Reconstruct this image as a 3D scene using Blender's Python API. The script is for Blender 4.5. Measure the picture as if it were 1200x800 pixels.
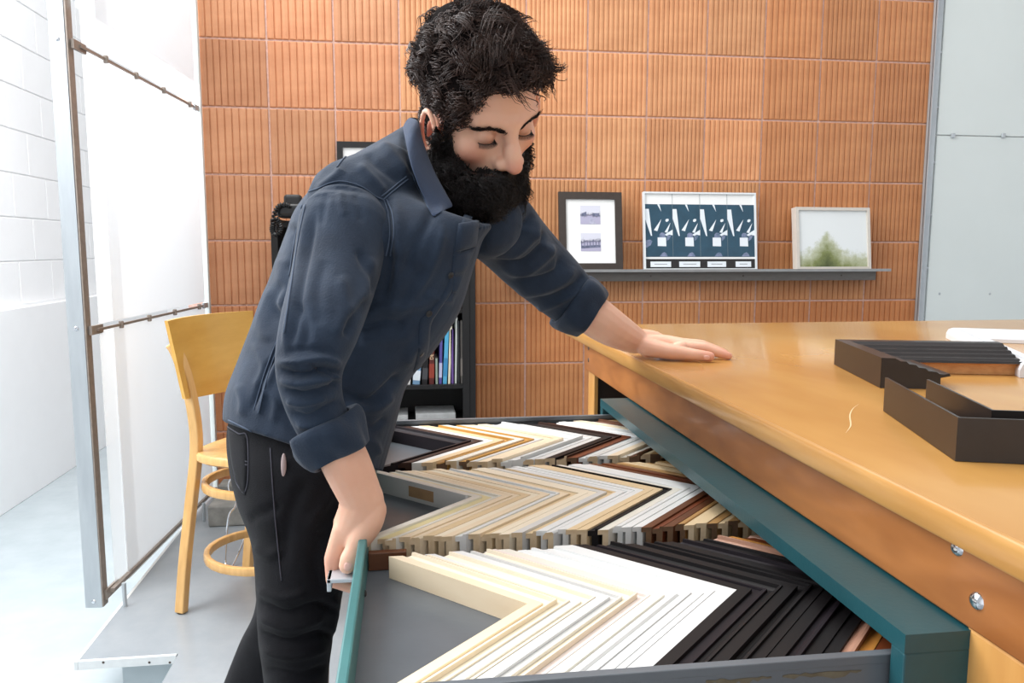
import bpy, bmesh, math, random
import numpy as np
from mathutils import Vector, Matrix
for _o in list(bpy.data.objects): bpy.data.objects.remove(_o)
SC = bpy.context.scene
COL = SC.collection
PI = math.pi

# ------------------------------------------------------------------ camera
CAM_Z = 1.23
FPX = 915.3                       # focal length in pixels of a 1200 px wide frame
YAW, PITCH, ROLL = .1347, .1192, .0013
def cam_axes():
    cy, sy, cp, sp = math.cos(YAW), math.sin(YAW), math.cos(PITCH), math.sin(PITCH)
    F = np.array([sy*cp, cy*cp, -sp]); R0 = np.array([cy, -sy, 0]); U0 = np.cross(R0, F)
    c, s = math.cos(ROLL), math.sin(ROLL)
    return R0*c+U0*s, -R0*s+U0*c, F
CR, CU, CF = cam_axes()
CO = np.array([0, 0, CAM_Z])
cam_data = bpy.data.cameras.new('camera'); cam = bpy.data.objects.new('camera', cam_data); COL.objects.link(cam)
cam_data.sensor_width = 36; cam_data.lens = FPX/1200*36; cam_data.clip_start = .02; cam_data.clip_end = 100
m = Matrix.Identity(4)
for i in range(3): m[i][0] = CR[i]; m[i][1] = CU[i]; m[i][2] = -CF[i]; m[i][3] = CO[i]
cam.matrix_world = m
SC.camera = cam
cam_data.dof.use_dof = False

# ------------------------------------------------------------------ daylight
world = bpy.data.worlds.new('world'); SC.world = world; world.use_nodes = True
bg = world.node_tree.nodes['Background']; bg.inputs[0].default_value = (.93, .965, 1, 1); bg.inputs[1].default_value = .66
def area_light(name, loc, target, sx, sy, power, color=(1, 1, 1)):
    d = bpy.data.lights.new(name, 'AREA'); d.shape = 'RECTANGLE'; d.size = sx; d.size_y = sy; d.energy = power; d.color = color
    o = bpy.data.objects.new(name, d); COL.objects.link(o); o.location = loc
    o.rotation_euler = (Vector(target)-Vector(loc)).to_track_quat('-Z', 'Y').to_euler()
    return o
area_light('window_daylight_left', (-2.1, 2.3, 2.7), (0.2, 1.9, .9), 3.8, 2.6, 240, (.95, .975, 1))
area_light('skylight_over_room', (-.2, 2.3, 4.4), (.2, 2.2, 0), 4.0, 2.6, 112, (1, .985, .96))
area_light('added_fill_left_aisle', (-1.65, 4.2, 4.2), (-1.75, 4.6, 0), 1.0, 4.0, 48, (.97, .985, 1))  # added area light without a seen source, brightens left wall and aisle floor
SC.view_settings.view_transform = 'Standard'; SC.view_settings.look = 'None'
SC.view_settings.exposure = 0.0; SC.view_settings.gamma = 1; SC.view_settings.use_curve_mapping = False

# ------------------------------------------------------------------ helpers: where things stand
def ray(px, py): return CR*(px-600)/FPX - CU*(py-400)/FPX + CF
def at(px, py, d): return CO + ray(px, py)*d                      # d = distance along the view direction
def onz(px, py, z): r = ray(px, py); return CO + r*((z-CAM_Z)/r[2])
def ony(px, py, y): r = ray(px, py); return CO + r*(y/r[1])
def proj(P):
    Q = np.asarray(P)-CO; z = Q@CF
    return 600+FPX*(Q@CR)/z, 400-FPX*(Q@CU)/z, z
def s2l(c):
    return tuple(((v/255)/12.92 if v/255 <= .04045 else ((v/255+.055)/1.055)**2.4) for v in c)

# ------------------------------------------------------------------ helpers: materials
def mat(name, rgb, rough=.6, metal=0, noise=0, nscale=20, stretch=(1, 1, 1), rgb2=None, bump=0, bscale=None, coat=0, sheen=0, sss=0, spec=.5, objcol=False, detail=5):
    m = bpy.data.materials.new(name); m.use_nodes = True; nt = m.node_tree; N = nt.nodes; L = nt.links
    b = N['Principled BSDF']; c = s2l(rgb)+(1,)
    b.inputs['Base Color'].default_value = c; b.inputs['Roughness'].default_value = rough; b.inputs['Metallic'].default_value = metal
    b.inputs['Coat Weight'].default_value = coat; b.inputs['Coat Roughness'].default_value = .12
    b.inputs['Sheen Weight'].default_value = sheen; b.inputs['Specular IOR Level'].default_value = spec
    if sss:
        b.inputs['Subsurface Weight'].default_value = sss; b.inputs['Subsurface Radius'].default_value = (.9, .35, .2); b.inputs['Subsurface Scale'].default_value = .012
    tc = N.new('ShaderNodeTexCoord'); mp = N.new('ShaderNodeMapping'); mp.inputs['Scale'].default_value = stretch
    L.new(tc.outputs['Object'], mp.inputs[0])
    if rgb2 or noise:
        n = N.new('ShaderNodeTexNoise'); n.inputs['Scale'].default_value = nscale; n.inputs['Detail'].default_value = detail; n.inputs['Roughness'].default_value = .6
        L.new(mp.outputs[0], n.inputs[0])
        r = N.new('ShaderNodeValToRGB'); r.color_ramp.elements[0].position = .35; r.color_ramp.elements[1].position = .67
        c2 = s2l(rgb2)+(1,) if rgb2 else tuple(v*(1-noise) for v in c[:3])+(1,)
        r.color_ramp.elements[0].color = c2; r.color_ramp.elements[1].color = c
        L.new(n.outputs[0], r.inputs[0]); src = r.outputs[0]
        if objcol:
            oi = N.new('ShaderNodeObjectInfo'); mx = N.new('ShaderNodeMix'); mx.data_type = 'RGBA'; mx.blend_type = 'MULTIPLY'; mx.inputs[0].default_value = 1
            L.new(src, mx.inputs[6]); L.new(oi.outputs['Color'], mx.inputs[7]); src = mx.outputs[2]
        L.new(src, b.inputs['Base Color'])
    if bump:
        n2 = N.new('ShaderNodeTexNoise'); n2.inputs['Scale'].default_value = bscale or nscale*4; n2.inputs['Detail'].default_value = 4
        L.new(mp.outputs[0], n2.inputs[0]); bp = N.new('ShaderNodeBump'); bp.inputs['Strength'].default_value = bump; bp.inputs['Distance'].default_value = .002
        L.new(n2.outputs[0], bp.inputs['Height']); L.new(bp.outputs[0], b.inputs['Normal'])
    return m
M = {}
M['tile'] = mat('terracotta', (214, 158, 115), .55, rgb2=(194, 136, 95), nscale=3.0, stretch=(1, 1, 2.2), bump=.25, bscale=90, objcol=True)
M['mortar'] = mat('mortar', (222, 184, 170), .9, noise=.25, nscale=60, bump=.6)
M['floor'] = mat('painted_floor', (184, 193, 197), .22, rgb2=(174, 184, 188), nscale=5, bump=.06, bscale=12)
M['platform'] = mat('painted_platform', (152, 157, 161), .26, rgb2=(140, 146, 151), nscale=4, bump=.1, bscale=60)
M['platform_edge'] = mat('platform_edge_paint', (226, 228, 228), .45, noise=.08, nscale=30)
M['white_wall'] = mat('white_paint', (250, 251, 252), .7, noise=.02, nscale=8, bump=.1, bscale=50)
M['panel_white'] = mat('panel_white', (221, 228, 226), .45, noise=.03, nscale=2)
M['steel'] = mat('brushed_steel', (188, 194, 198), .4, metal=.4, rgb2=(176, 182, 187), nscale=6, stretch=(4, 4, .6))
M['darksteel'] = mat('dark_steel', (92, 82, 76), .4, metal=.6, noise=.2, nscale=30)
M['brownmetal'] = mat('brown_rod_metal', (152, 140, 130), .45, metal=.15, noise=.2, nscale=50)
M['chrome'] = mat('chrome', (215, 217, 222), .15, metal=1)
M['shelfmetal'] = mat('shelf_metal', (112, 108, 104), .45, metal=.5, noise=.15, nscale=20, stretch=(1, 8, 8))
M['shelftop'] = mat('shelf_top_metal', (160, 160, 160), .4, metal=.4, noise=.1, nscale=20)
M['beech'] = mat('beech_wood', (226, 180, 116), .35, rgb2=(206, 158, 96), nscale=5, stretch=(9, 9, 1), coat=.2)
M['plywood'] = mat('maple_plywood', (228, 180, 92), .35, rgb2=(212, 160, 74), nscale=3, stretch=(1, 1, 4), coat=.3)
M['black'] = mat('black_paint', (17, 16, 17), .6, noise=.2, nscale=20)
M['black_gloss'] = mat('black_case', (20, 20, 21), .3)
M['concrete'] = mat('concrete', (158, 156, 150), .9, rgb2=(132, 131, 127), nscale=14, bump=.7, bscale=60)
M['teal'] = mat('teal_enamel', (33, 80, 87), .30, rgb2=(29, 73, 80), nscale=10, bump=.08, bscale=200)  # shaded copy: base darkened where the table's own shade fell short
M['grey_metal'] = mat('grey_drawer_enamel', (98, 103, 108), .36, rgb2=(88, 92, 97), nscale=6, bump=.05, bscale=100)
M['paper'] = mat('white_paper', (244, 244, 242), .7, noise=.01)
M['tape'] = mat('brown_tape', (178, 142, 104), .6, noise=.15, nscale=60)
M['denim'] = mat('black_denim', (16, 16, 21), .9, rgb2=(11, 11, 15), nscale=30, bump=.4, bscale=600, sheen=.03, spec=.2)
M['denim_thread'] = mat('denim_thread', (62, 62, 72), .8)
M['shirt'] = mat('slate_cotton', (42, 54, 71), .85, rgb2=(33, 43, 58), nscale=16, bump=.35, bscale=420, sheen=.10, spec=.2)
M['shirt_in'] = mat('slate_cotton_collar', (48, 61, 84), .85, rgb2=(40, 52, 73), nscale=16, bump=.35, bscale=420, sheen=.10, spec=.2)
M['thread'] = mat('slate_thread', (62, 75, 94), .85)
M['button'] = mat('dark_button', (30, 32, 36), .35)
M['hair'] = mat('dark_brown_hair', (74, 54, 46), .42, rgb2=(42, 30, 26), nscale=60, spec=.35)
M['hair_base'] = mat('hair_underlayer', (20, 15, 14), 1.0, noise=.3, nscale=300, spec=.05, bump=1.0, bscale=300)
M['beard'] = mat('near_black_beard', (36, 28, 26), .5, rgb2=(20, 16, 15), nscale=60, spec=.35)
M['nail'] = mat('fingernail', (236, 184, 170), .3, spec=.5)
M['leather'] = mat('black_leather', (26, 24, 24), .45)
M['book_paper'] = mat('book_pages', (226, 220, 206), .8)
M['glass_print'] = mat('print_white', (240, 242, 245), .3, spec=.5)
M['plastic_clear'] = mat('pull_cap', (205, 208, 214), .25, metal=.3)

def wood_mat(name, a, b, scale=3, stretch=(1, 6, 6), rough=.35, coat=.25, wave=3., rings=6, mix=.5):
    m = mat(name, a, rough, rgb2=b, nscale=scale, stretch=stretch, coat=coat)
    nt = m.node_tree; N = nt.nodes; L = nt.links
    tc = N.new('ShaderNodeTexCoord'); mp = N.new('ShaderNodeMapping'); mp.inputs['Scale'].default_value = stretch
    n = N.new('ShaderNodeTexNoise'); n.inputs['Scale'].default_value = scale*1.7; n.inputs['Detail'].default_value = 2
    w = N.new('ShaderNodeMath'); w.operation = 'MULTIPLY'; w.inputs[1].default_value = rings*6.28
    s = N.new('ShaderNodeMath'); s.operation = 'SINE'
    r = N.new('ShaderNodeMapRange'); r.inputs[1].default_value = -1; r.inputs[2].default_value = 1; r.inputs[3].default_value = 0.0; r.inputs[4].default_value = 1
    L.new(tc.outputs['Object'], mp.inputs[0]); L.new(mp.outputs[0], n.inputs[0]); L.new(n.outputs[0], w.inputs[0]); L.new(w.outputs[0], s.inputs[0]); L.new(s.outputs[0], r.inputs[0])
    mx = N.new('ShaderNodeMix'); mx.data_type = 'RGBA'; mx.blend_type = 'MULTIPLY'; k = 1-.22*mix
    mx.inputs[7].default_value = (k, k*.95, k*.88, 1); L.new(r.outputs[0], mx.inputs[0])
    base = N['Principled BSDF'].inputs['Base Color']; L.new(base.links[0].from_socket, mx.inputs[6]); L.new(mx.outputs[2], base)
    return m
M['tabletop'] = wood_mat('birch_tabletop', (197, 150, 84), (180, 131, 67), scale=1.6, stretch=(2.5, .8, 2), rough=.27, coat=.35, rings=3, mix=.35)
M['slab_edge'] = wood_mat('birch_edge', (194, 146, 84), (178, 130, 70), scale=4, stretch=(2, 1, 8), rough=.3, rings=2, mix=.3)
M['apron'] = wood_mat('stained_birch_apron', (178, 114, 58), (150, 90, 40), scale=3.2, stretch=(2, .8, 2.6), rough=.45, rings=4, mix=.9)
M['leg_wood'] = wood_mat('birch_leg', (214, 160, 92), (196, 140, 76), scale=3, stretch=(6, 6, 1), rings=3, mix=.3)
M['panel_poly'] = None
def translucent(name, rgb, trans=.5, alpha=1.):
    m = bpy.data.materials.new(name); m.use_nodes = True; N = m.node_tree.nodes; L = m.node_tree.links
    out = N['Material Output']; N.remove(N['Principled BSDF'])
    d = N.new('ShaderNodeBsdfDiffuse'); t = N.new('ShaderNodeBsdfTranslucent'); tr = N.new('ShaderNodeBsdfTransparent')
    for x in (d, t): x.inputs[0].default_value = s2l(rgb)+(1,)
    n = N.new('ShaderNodeTexNoise'); n.inputs['Scale'].default_value = 30
    mr = N.new('ShaderNodeMapRange'); mr.inputs[3].default_value = trans-.02; mr.inputs[4].default_value = trans+.02; L.new(n.outputs[0], mr.inputs[0])
    a = N.new('ShaderNodeMixShader'); L.new(mr.outputs[0], a.inputs[0]); L.new(d.outputs[0], a.inputs[1]); L.new(t.outputs[0], a.inputs[2])
    b = N.new('ShaderNodeMixShader'); b.inputs[0].default_value = alpha; L.new(tr.outputs[0], b.inputs[1]); L.new(a.outputs[0], b.inputs[2])
    L.new(b.outputs[0], out.inputs[0]); return m
M['panel_poly'] = translucent('white_translucent_sheet', (248, 249, 250), .5, .97)
M['film'] = translucent('thin_translucent_film', (248, 249, 250), .5, .45)

# ------------------------------------------------------------------ helpers: meshes
def link(name, me, material=None, parent=None, smooth=False):
    o = bpy.data.objects.new(name, me); COL.objects.link(o)
    if material is not None:
        for mm in (material if isinstance(material, (list, tuple)) else [material]): me.materials.append(mm)
    if parent is not None: o.parent = parent
    if smooth: me.shade_smooth()
    return o
def pyd(V, F, mi=None):
    me = bpy.data.meshes.new('m'); me.from_pydata([tuple(map(float, v)) for v in V], [], [tuple(int(i) for i in f) for f in F]); me.update()
    if mi is not None:
        for p, k in zip(me.polygons, mi): p.material_index = k
    bm = bmesh.new(); bm.from_mesh(me); bmesh.ops.recalc_face_normals(bm, faces=bm.faces); bm.to_mesh(me); bm.free()
    return me
class MB:
    def __init__(s): s.V = []; s.F = []; s.I = []
    def add(s, V, F, mi=0):
        k = len(s.V); s.V += [tuple(map(float, v)) for v in V]; s.F += [tuple(i+k for i in f) for f in F]; s.I += [mi]*len(F); return s
    def box(s, lo, hi, mi=0):
        x0, y0, z0 = lo; x1, y1, z1 = hi
        return s.add([(x0,y0,z0),(x1,y0,z0),(x1,y1,z0),(x0,y1,z0),(x0,y0,z1),(x1,y0,z1),(x1,y1,z1),(x0,y1,z1)],
                     [(0,3,2,1),(4,5,6,7),(0,1,5,4),(1,2,6,5),(2,3,7,6),(3,0,4,7)], mi)
    def tube(s, P, r, n=8, mi=0, flat=1., closed=False, up=None):
        V, F = tube_vf(P, r, n, flat, closed, up); return s.add(V, F, mi)
    def prism(s, poly, a, b, mi=0):               # poly: list of 3D points, extruded by vector b-a
        n = len(poly); d = np.array(b, float)-np.array(a, float); P = [np.array(p, float) for p in poly]
        V = P+[p+d for p in P]
        return s.add(V, [tuple(range(n))[::-1], tuple(range(n, 2*n))]+[(i, (i+1) % n, n+(i+1) % n, n+i) for i in range(n)], mi)
    def build(s, name, material, parent=None, smooth=False, bevel=0, seg=2):
        me = pyd(s.V, s.F, s.I); o = link(name, me, material, parent, False)
        if bevel:
            bm = bmesh.new(); bm.from_mesh(me)
            ed = [e for e in bm.edges if len(e.link_faces) == 2 and e.calc_face_angle(0) > .6]
            bmesh.ops.bevel(bm, geom=ed, offset=bevel, segments=seg, profile=.5, affect='EDGES', clamp_overlap=True)
            bm.to_mesh(me); bm.free()
        if smooth:
            me.shade_smooth()
            try: me.set_sharp_from_angle(angle=.7)
            except Exception: pass
        return o
def tube_vf(P, r, n=8, flat=1., closed=False, up=None):
    P = np.array(P, float); K = len(P); r = np.broadcast_to(np.array(r, float), (K,)) if np.ndim(r) else np.full(K, float(r))
    T = np.gradient(P, axis=0) if not closed else np.roll(P, -1, 0)-np.roll(P, 1, 0)
    T /= np.linalg.norm(T, axis=1)[:, None]+1e-12
    a = np.array(up if up is not None else ((0, 0, 1) if abs(T[0][2]) < .9 else (1, 0, 0)), float)
    V = []
    for i in range(K):
        a = a-T[i]*np.dot(a, T[i]); a /= np.linalg.norm(a)+1e-12; b = np.cross(T[i], a)
        for j in range(n):
            th = 2*PI*(j+.5)/n; V.append(P[i]+r[i]*(math.cos(th)*b+math.sin(th)*a*flat))
    F = []
    for i in range(K if closed else K-1):
        for j in range(n): F.append((i*n+j, i*n+(j+1) % n, ((i+1) % K)*n+(j+1) % n, ((i+1) % K)*n+j))
    if not closed: F += [tuple(range(n))[::-1], tuple(range((K-1)*n, K*n))]
    return V, F
def smoothpath(P, n=6, closed=False):
    P = np.array(P, float); K = len(P); out = []
    for i in range(K if closed else K-1):
        if closed: p0, p1, p2, p3 = P[i-1], P[i], P[(i+1) % K], P[(i+2) % K]
        else: p0, p1, p2, p3 = P[max(i-1, 0)], P[i], P[i+1], P[min(i+2, K-1)]
        for t in np.linspace(0, 1, n, endpoint=False):
            out.append(.5*((2*p1)+(-p0+p2)*t+(2*p0-5*p1+4*p2-p3)*t*t+(-p0+3*p1-3*p2+p3)*t**3))
    if not closed: out.append(P[-1])
    return np.array(out)
def thing(name, label, cat, loc=(0, 0, 0), group=None):
    o = bpy.data.objects.new(name, None); COL.objects.link(o); o.location = loc; o.empty_display_size = .05
    o['label'] = label; o['category'] = cat
    if group: o['group'] = group
    return o
def tag(o, label, cat, group=None):
    o['label'] = label; o['category'] = cat
    if group: o['group'] = group
    return o
def struct(o): o['kind'] = 'structure'; return o
def recenter(o):                                   # put a top-level mesh's origin at its base centre
    me = o.data; n = len(me.vertices); a = np.empty(n*3); me.vertices.foreach_get('co', a); a = a.reshape(-1, 3)
    c = np.array([(a[:, 0].min()+a[:, 0].max())/2, (a[:, 1].min()+a[:, 1].max())/2, a[:, 2].min()])
    me.vertices.foreach_set('co', (a-c).ravel()); o.location = c; me.update(); return o
def settle(root):                                  # parts were modelled in world coordinates: keep them there
    for c in root.children:
        c.matrix_parent_inverse = Matrix.Translation(-Vector(root.location))

# ================================================================== SETTING
TW, TH, TX, TZ = .31424, .3174, -.6449, 2.2158
WALLY = 4.0
wb = MB(); wb.box((-1.06, WALLY+.0066, -.25), (2.83, WALLY+.12, 2.90))
wall_back = struct(wb.build('wall_back', M['mortar']))
def tile_mesh(nr, seed, w=TW, h=TH):
    rnd = random.Random(seed); g = .0042; prof = []
    x0, x1 = g, w-g; pw = (x1-x0)/nr
    for i in range(nr):
        a = x0+i*pw
        prof += [(a, .0058), (a+pw*.09, .0052), (a+pw*.16, .0002), (a+pw*.55, -.0012), (a+pw*.93, .0004)]
    prof.append((x1, .0055))
    V = []; F = []; n = len(prof)
    for z, dy in ((g, .004), (g+.004, 0), (h-g-.004, 0), (h-g, .004)):
        for (x, y) in prof: V.append((x, min(.0062, y+dy), z))
    for k in range(3):
        for i in range(n-1): F.append((k*n+i, k*n+i+1, (k+1)*n+i+1, (k+1)*n+i))
    b = len(V); V += [(x0, .02, g), (x1, .02, g), (x1, .02, h-g), (x0, .02, h-g)]
    F += [(0, 3*n, b+3, b), (n-1, b+1, b+2, 4*n-1)]
    F += [tuple([b, b+1]+list(range(n-1, -1, -1)))]; F += [tuple([b+2, b+3]+list(range(3*n, 4*n)))]
    me = pyd(V, F); me.materials.append(M['tile']); return me
tiles = [tile_mesh(9, 1), tile_mesh(10, 2), tile_mesh(14, 3), tile_mesh(12, 4)]
rt = random.Random(5)
tone = {}
for c in range(-1, 11):
    for r in range(-2, 7):
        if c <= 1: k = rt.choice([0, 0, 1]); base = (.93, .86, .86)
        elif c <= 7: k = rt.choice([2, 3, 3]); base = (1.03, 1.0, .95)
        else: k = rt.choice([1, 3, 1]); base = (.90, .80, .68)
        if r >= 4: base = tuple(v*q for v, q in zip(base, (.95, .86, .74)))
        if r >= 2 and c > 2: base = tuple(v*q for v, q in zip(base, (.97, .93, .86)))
        j = rt.uniform(-.10, .10); q = rt.uniform(-.04, .04)
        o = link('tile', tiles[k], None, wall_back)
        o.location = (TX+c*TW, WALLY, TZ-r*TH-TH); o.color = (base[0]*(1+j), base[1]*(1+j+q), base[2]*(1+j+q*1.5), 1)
# right-hand white sheet wall with its steel edge trim
wr = MB(); wr.box((2.83, 4.0, -.25), (5.2, 4.12, 2.90)); wall_right = struct(wr.build('wall_right', M['white_wall']))
sz = 1.839
for z0, z1 in ((0, sz-.003), (sz+.003, 2.88)):
    for x0 in (2.862, 4.082): MB().box((x0, 3.985, z0), (x0+1.214, 4.0, z1)).build('panel', M['panel_white'], wall_right, bevel=.0015)
def dome(mb, c, r, nrm, h=.4, n=8, mi=0):
    c = np.array(c, float); nrm = np.array(nrm, float); nrm /= np.linalg.norm(nrm)
    a = np.cross(nrm, (0, 0, 1) if abs(nrm[2]) < .9 else (1, 0, 0)); a /= np.linalg.norm(a); b = np.cross(nrm, a)
    V = []; 
    for rr, hh in ((1, 0), (.85, h*.6), (.45, h)):
        for j in range(n): th = 2*PI*j/n; V.append(c+r*rr*(math.cos(th)*a+math.sin(th)*b)+nrm*r*hh)
    F = []
    for k in range(2):
        for j in range(n): F.append((k*n+j, k*n+(j+1) % n, (k+1)*n+(j+1) % n, (k+1)*n+j))
    F.append(tuple(range(2*n, 3*n))); F.append(tuple(range(n))[::-1])
    mb.add(V, F, mi)
for px, py in ((1102.5, 61), (1098.5, 126), (1094.5, 190), (1091, 252), (1086.5, 314), (1101, 344), (1160, 344), (1082, 373)):
    p = ony(px, py, 3.984); s_ = MB(); dome(s_, p, .007, (0, -1, 0)); s_.build('screw', M['steel'], wall_right)
for px in (1116, 1175):
    p = ony(px, 159, 3.984); MB().box((p[0]-.01, 3.972, p[2]-.013), (p[0]+.01, 3.985, p[2]+.013)).build('clip', M['steel'], wall_right, bevel=.003)
tr = MB(); tr.box((2.806, 3.975, -.0), (2.845, 4.0, 2.9)); tr.box((2.806, 3.965, 0), (2.811, 3.98, 2.9))
t1 = struct(tr.build('trim_1', M['steel']))

# lower floor, raised platform, left block wall
struct(MB().box((-6, -1.5, -.30), (6, 7.5, -.20)).build('floor', M['floor']))
pl = MB(); pl.box((-.99, 2.368, -.018), (-.705, 3.995, 0)); pl.box((-.7052, -1.2, -.018), (5.2, 3.995, 0))
plat = pl.build('platform_deck', M['platform']); plat['kind'] = 'structure'
MB().box((-.989, 2.358, -.026), (-.709, 2.369, .0005)).build('fascia', M['platform_edge'], plat)
MB().box((-1.0, 2.358, -.026), (-.99, 3.995, .0005)).build('fascia', M['platform_edge'], plat)
MB().box((-.88, 2.40, -.2), (5.1, 3.99, -.018)).build('riser', M['floor'], plat)
MB().box((-.69, -1.1, -.2), (5.1, 2.40, -.018)).build('riser', M['floor'], plat)
for px in (121, 175, 199):
    p = ony(px, 776, 2.358); s_ = MB(); dome(s_, p, .004, (0, -1, 0)); s_.build('screw', M['darksteel'], plat)
LX = -2.2
wl = MB(); wl.box((LX-.30, 2.4, -.2), (LX-.02, 7.5, 4.4)); wall_left = struct(wl.build('wall_left', M['mortar']))
wall_left.data.materials[0] = M['white_wall']
MB().box((LX-.02, 2.4, -.2), (LX+.03, 7.5, .89)).build('lower_wall', M['white_wall'], wall_left, bevel=.004)
bw, bh = .42, .250
bme = pyd(*(lambda q: (q.V, q.F))(MB().box((0, .003, .003), (.006, bw-.003, bh-.003)))); bme.materials.append(M['white_wall'])
bmb = bmesh.new(); bmb.from_mesh(bme); bmesh.ops.bevel(bmb, geom=bmb.edges[:], offset=.003, segments=1, affect='EDGES'); bmb.to_mesh(bme); bmb.free()
for r in range(13):
    for c in range(12):
        y = 2.35+c*bw+(bw/2 if r % 2 else 0)
        if y+bw > 7.5: continue
        o = link('block', bme, None, wall_left); o.location = (LX-.02, y, .90+r*bh)
struct(MB().box((-6, -2.4, -.2), (5.3, -2.3, 3.6)).build('wall_front', M['white_wall'])); struct(MB().box((5.2, -2.3, -.2), (5.3, 4.1, 3.6)).build('wall_east', M['white_wall']))  # unseen room walls, added to cut world light from the camera side
struct(MB().box((-6, 7.5, -.2), (6, 7.6, 4.4)).build('wall_far', M['white_wall']))

# ================================================================== PARTITION SCREEN
scr = thing('partition_screen', 'white translucent sheet partition on a tall steel post, left of the stool', 'partition', (-1.06, 2.76, -.02))
q = MB()
q.add([(-1.118, 2.752, -.012), (-1.062, 2.752, -.012), (-1.062, 2.764, -.012), (-1.118, 2.764, -.012), (-1.112, 2.752, 2.8), (-1.066, 2.752, 2.8), (-1.066, 2.764, 2.8), (-1.112, 2.764, 2.8)],
      [(0,3,2,1),(4,5,6,7),(0,1,5,4),(1,2,6,5),(2,3,7,6),(3,0,4,7)])
q.build('post', M['steel'], scr)
MB().box((-1.062, 2.753, -.010), (-1.0575, 2.79, 2.8)).build('post_flange', M['brownmetal'], scr)
MB().box((-1.06, 3.965, .02), (-1.03, 3.99, 2.8)).build('wall_post', M['panel_white'], scr)
MB().box((-1.052, 2.79, .026), (-1.034, 3.98, .04)).build('bottom_rail', M['brownmetal'], scr)
MB().box((-1.058, 2.765, .01), (-1.05, 2.86, .045)).build('bottom_bracket', M['brownmetal'], scr)
MB().box((-1.048, 2.80, 2.0), (-1.045, 3.96, 2.8)).build('sheet', M['panel_poly'], scr)
for z0, z1 in ((-.0, .95), (.958, 1.875), (1.883, 2.8)):
    MB().box((-1.046, 2.93, z0+.012), (-1.0435, 3.94, z1)).build('sheet', M['panel_poly'], scr)
    MB().box((-1.050, 2.83, z0+.012), (-1.0485, 3.02, z1)).build('film_strip', M['film'], scr)
for z in (.953, 1.879):
    MB().box((-1.044, 2.80, z-.0045), (-1.037, 3.955, z+.0045)).build('cross_rail', M['brownmetal'], scr)
    MB().box((-1.054, 2.765, z-.015), (-1.044, 2.85, z+.015)).build('bracket', M['brownmetal'], scr)
    MB().box((-1.044, 3.90, z-.012), (-1.034, 3.96, z+.012)).build('bracket', M['steel'], scr)
    for y in (2.98, 3.24, 3.52, 3.84):
        MB().box((-1.046, y-.006, z-.013), (-1.030, y+.006, z+.013)).build('clip', M['brownmetal'], scr, bevel=.003)
    s_ = MB(); dome(s_, (-1.088, 2.752, z+.01), .008, (0, -1, 0)); s_.build('screw', M['chrome'], scr)
s_ = MB(); dome(s_, (-1.09, 2.752, .01), .008, (0, -1, 0)); s_.build('screw', M['chrome'], scr)
for y in (2.90, 3.75):
    MB().tube([(-.975, y-.17, .0), (-.975, y-.17, .085)], .007, 8).build('foot', M['steel'], scr)
settle(scr); scr.rotation_euler[2] = -.066

# ================================================================== STOOL
stool = thing('bar_stool', 'pale bentwood bar stool with curved plywood back, behind the man', 'stool', (-.55, 2.75, 0))
dA = np.array([.151, .344, 0]); nF = np.array([.915, -.402, 0])
post = [ony(212.5, 717, 2.649), ony(217, 655, 2.665), ony(224, 590, 2.685), ony(230, 530, 2.69), ony(228, 490, 2.68), ony(219, 445, 2.665), ony(207, 412, 2.65), ony(200.5, 402, 2.645)]
post = smoothpath(post, 4)
def flatbar(P, w, t, dirw, n=4):                   # rectangular section swept along P
    P = np.array(P); V = []; F = []; T = np.gradient(P, axis=0); T /= np.linalg.norm(T, axis=1)[:, None]; dw = np.array(dirw, float)
    for p, t_ in zip(P, T):
        a = dw-t_*np.dot(dw, t_); a /= np.linalg.norm(a); b = np.cross(t_, a)
        for sx, sy in ((-1, -1), (1, -1), (1, 1), (-1, 1)): V.append(p+a*w/2*sx+b*t/2*sy)
    for i in range(len(P)-1):
        for j in range(4): F.append((i*4+j, i*4+(j+1) % 4, (i+1)*4+(j+1) % 4, (i+1)*4+j))
    k = len(V); F += [(3, 2, 1, 0), (k-4, k-3, k-2, k-1)]
    return V, F
for off in (np.zeros(3), dA):
    V, F = flatbar(post+off, .034, .030, nF); MB().add(V, F).build('leg', M['beech'], stool, bevel=.006)
    MB().tube([post[0]+off+[0, 0, -.001], post[0]+off+[0, 0, .008]], .014, 10).build('foot_glide', M['black'], stool)
P1 = post[0]*[1, 1, 0]
for off in (np.zeros(3), dA):
    b0 = P1+off+nF*.40; V, F = flatbar(smoothpath([b0, b0-nF*.02+[0, 0, .30], b0-nF*.05+[0, 0, .53]], 4), .036, .032, nF)
    MB().add(V, F).build('leg', M['beech'], stool, bevel=.006)
seatz = .535
cs = P1+dA*.5+nF*.215; ux = dA/np.linalg.norm(dA)
def ovalring(c, a, b, z, h, t, name):
    P = []
    for k in range(28):
        th = 2*PI*k/28; P.append(c+nF*a*math.cos(th)+ux*b*math.sin(th)+np.array([0, 0, z]))
    P = np.array(P); V = []; F = []; n = len(P); cc = c+np.array([0, 0, z])
    for p in P:
        r = (p-cc); r /= np.linalg.norm(r)
        for sx, sz_ in ((-1, -1), (1, -1), (1, 1), (-1, 1)): V.append(p+r*t/2*sx+np.array([0, 0, h/2*sz_]))
    for i in range(n):
        for j in range(4): F.append((i*4+j, i*4+(j+1) % 4, ((i+1) % n)*4+(j+1) % 4, ((i+1) % n)*4+j))
    MB().add(V, F).build(name, M['beech'], stool, bevel=.004, smooth=True)
ovalring(cs-nF*.002, .200, .190, .175, .028, .020, 'footrest_ring')
ovalring(cs-nF*.012, .190, .178, .425, .028, .020, 'seat_ring')
sm = MB(); N_ = 32; V = []
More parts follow.
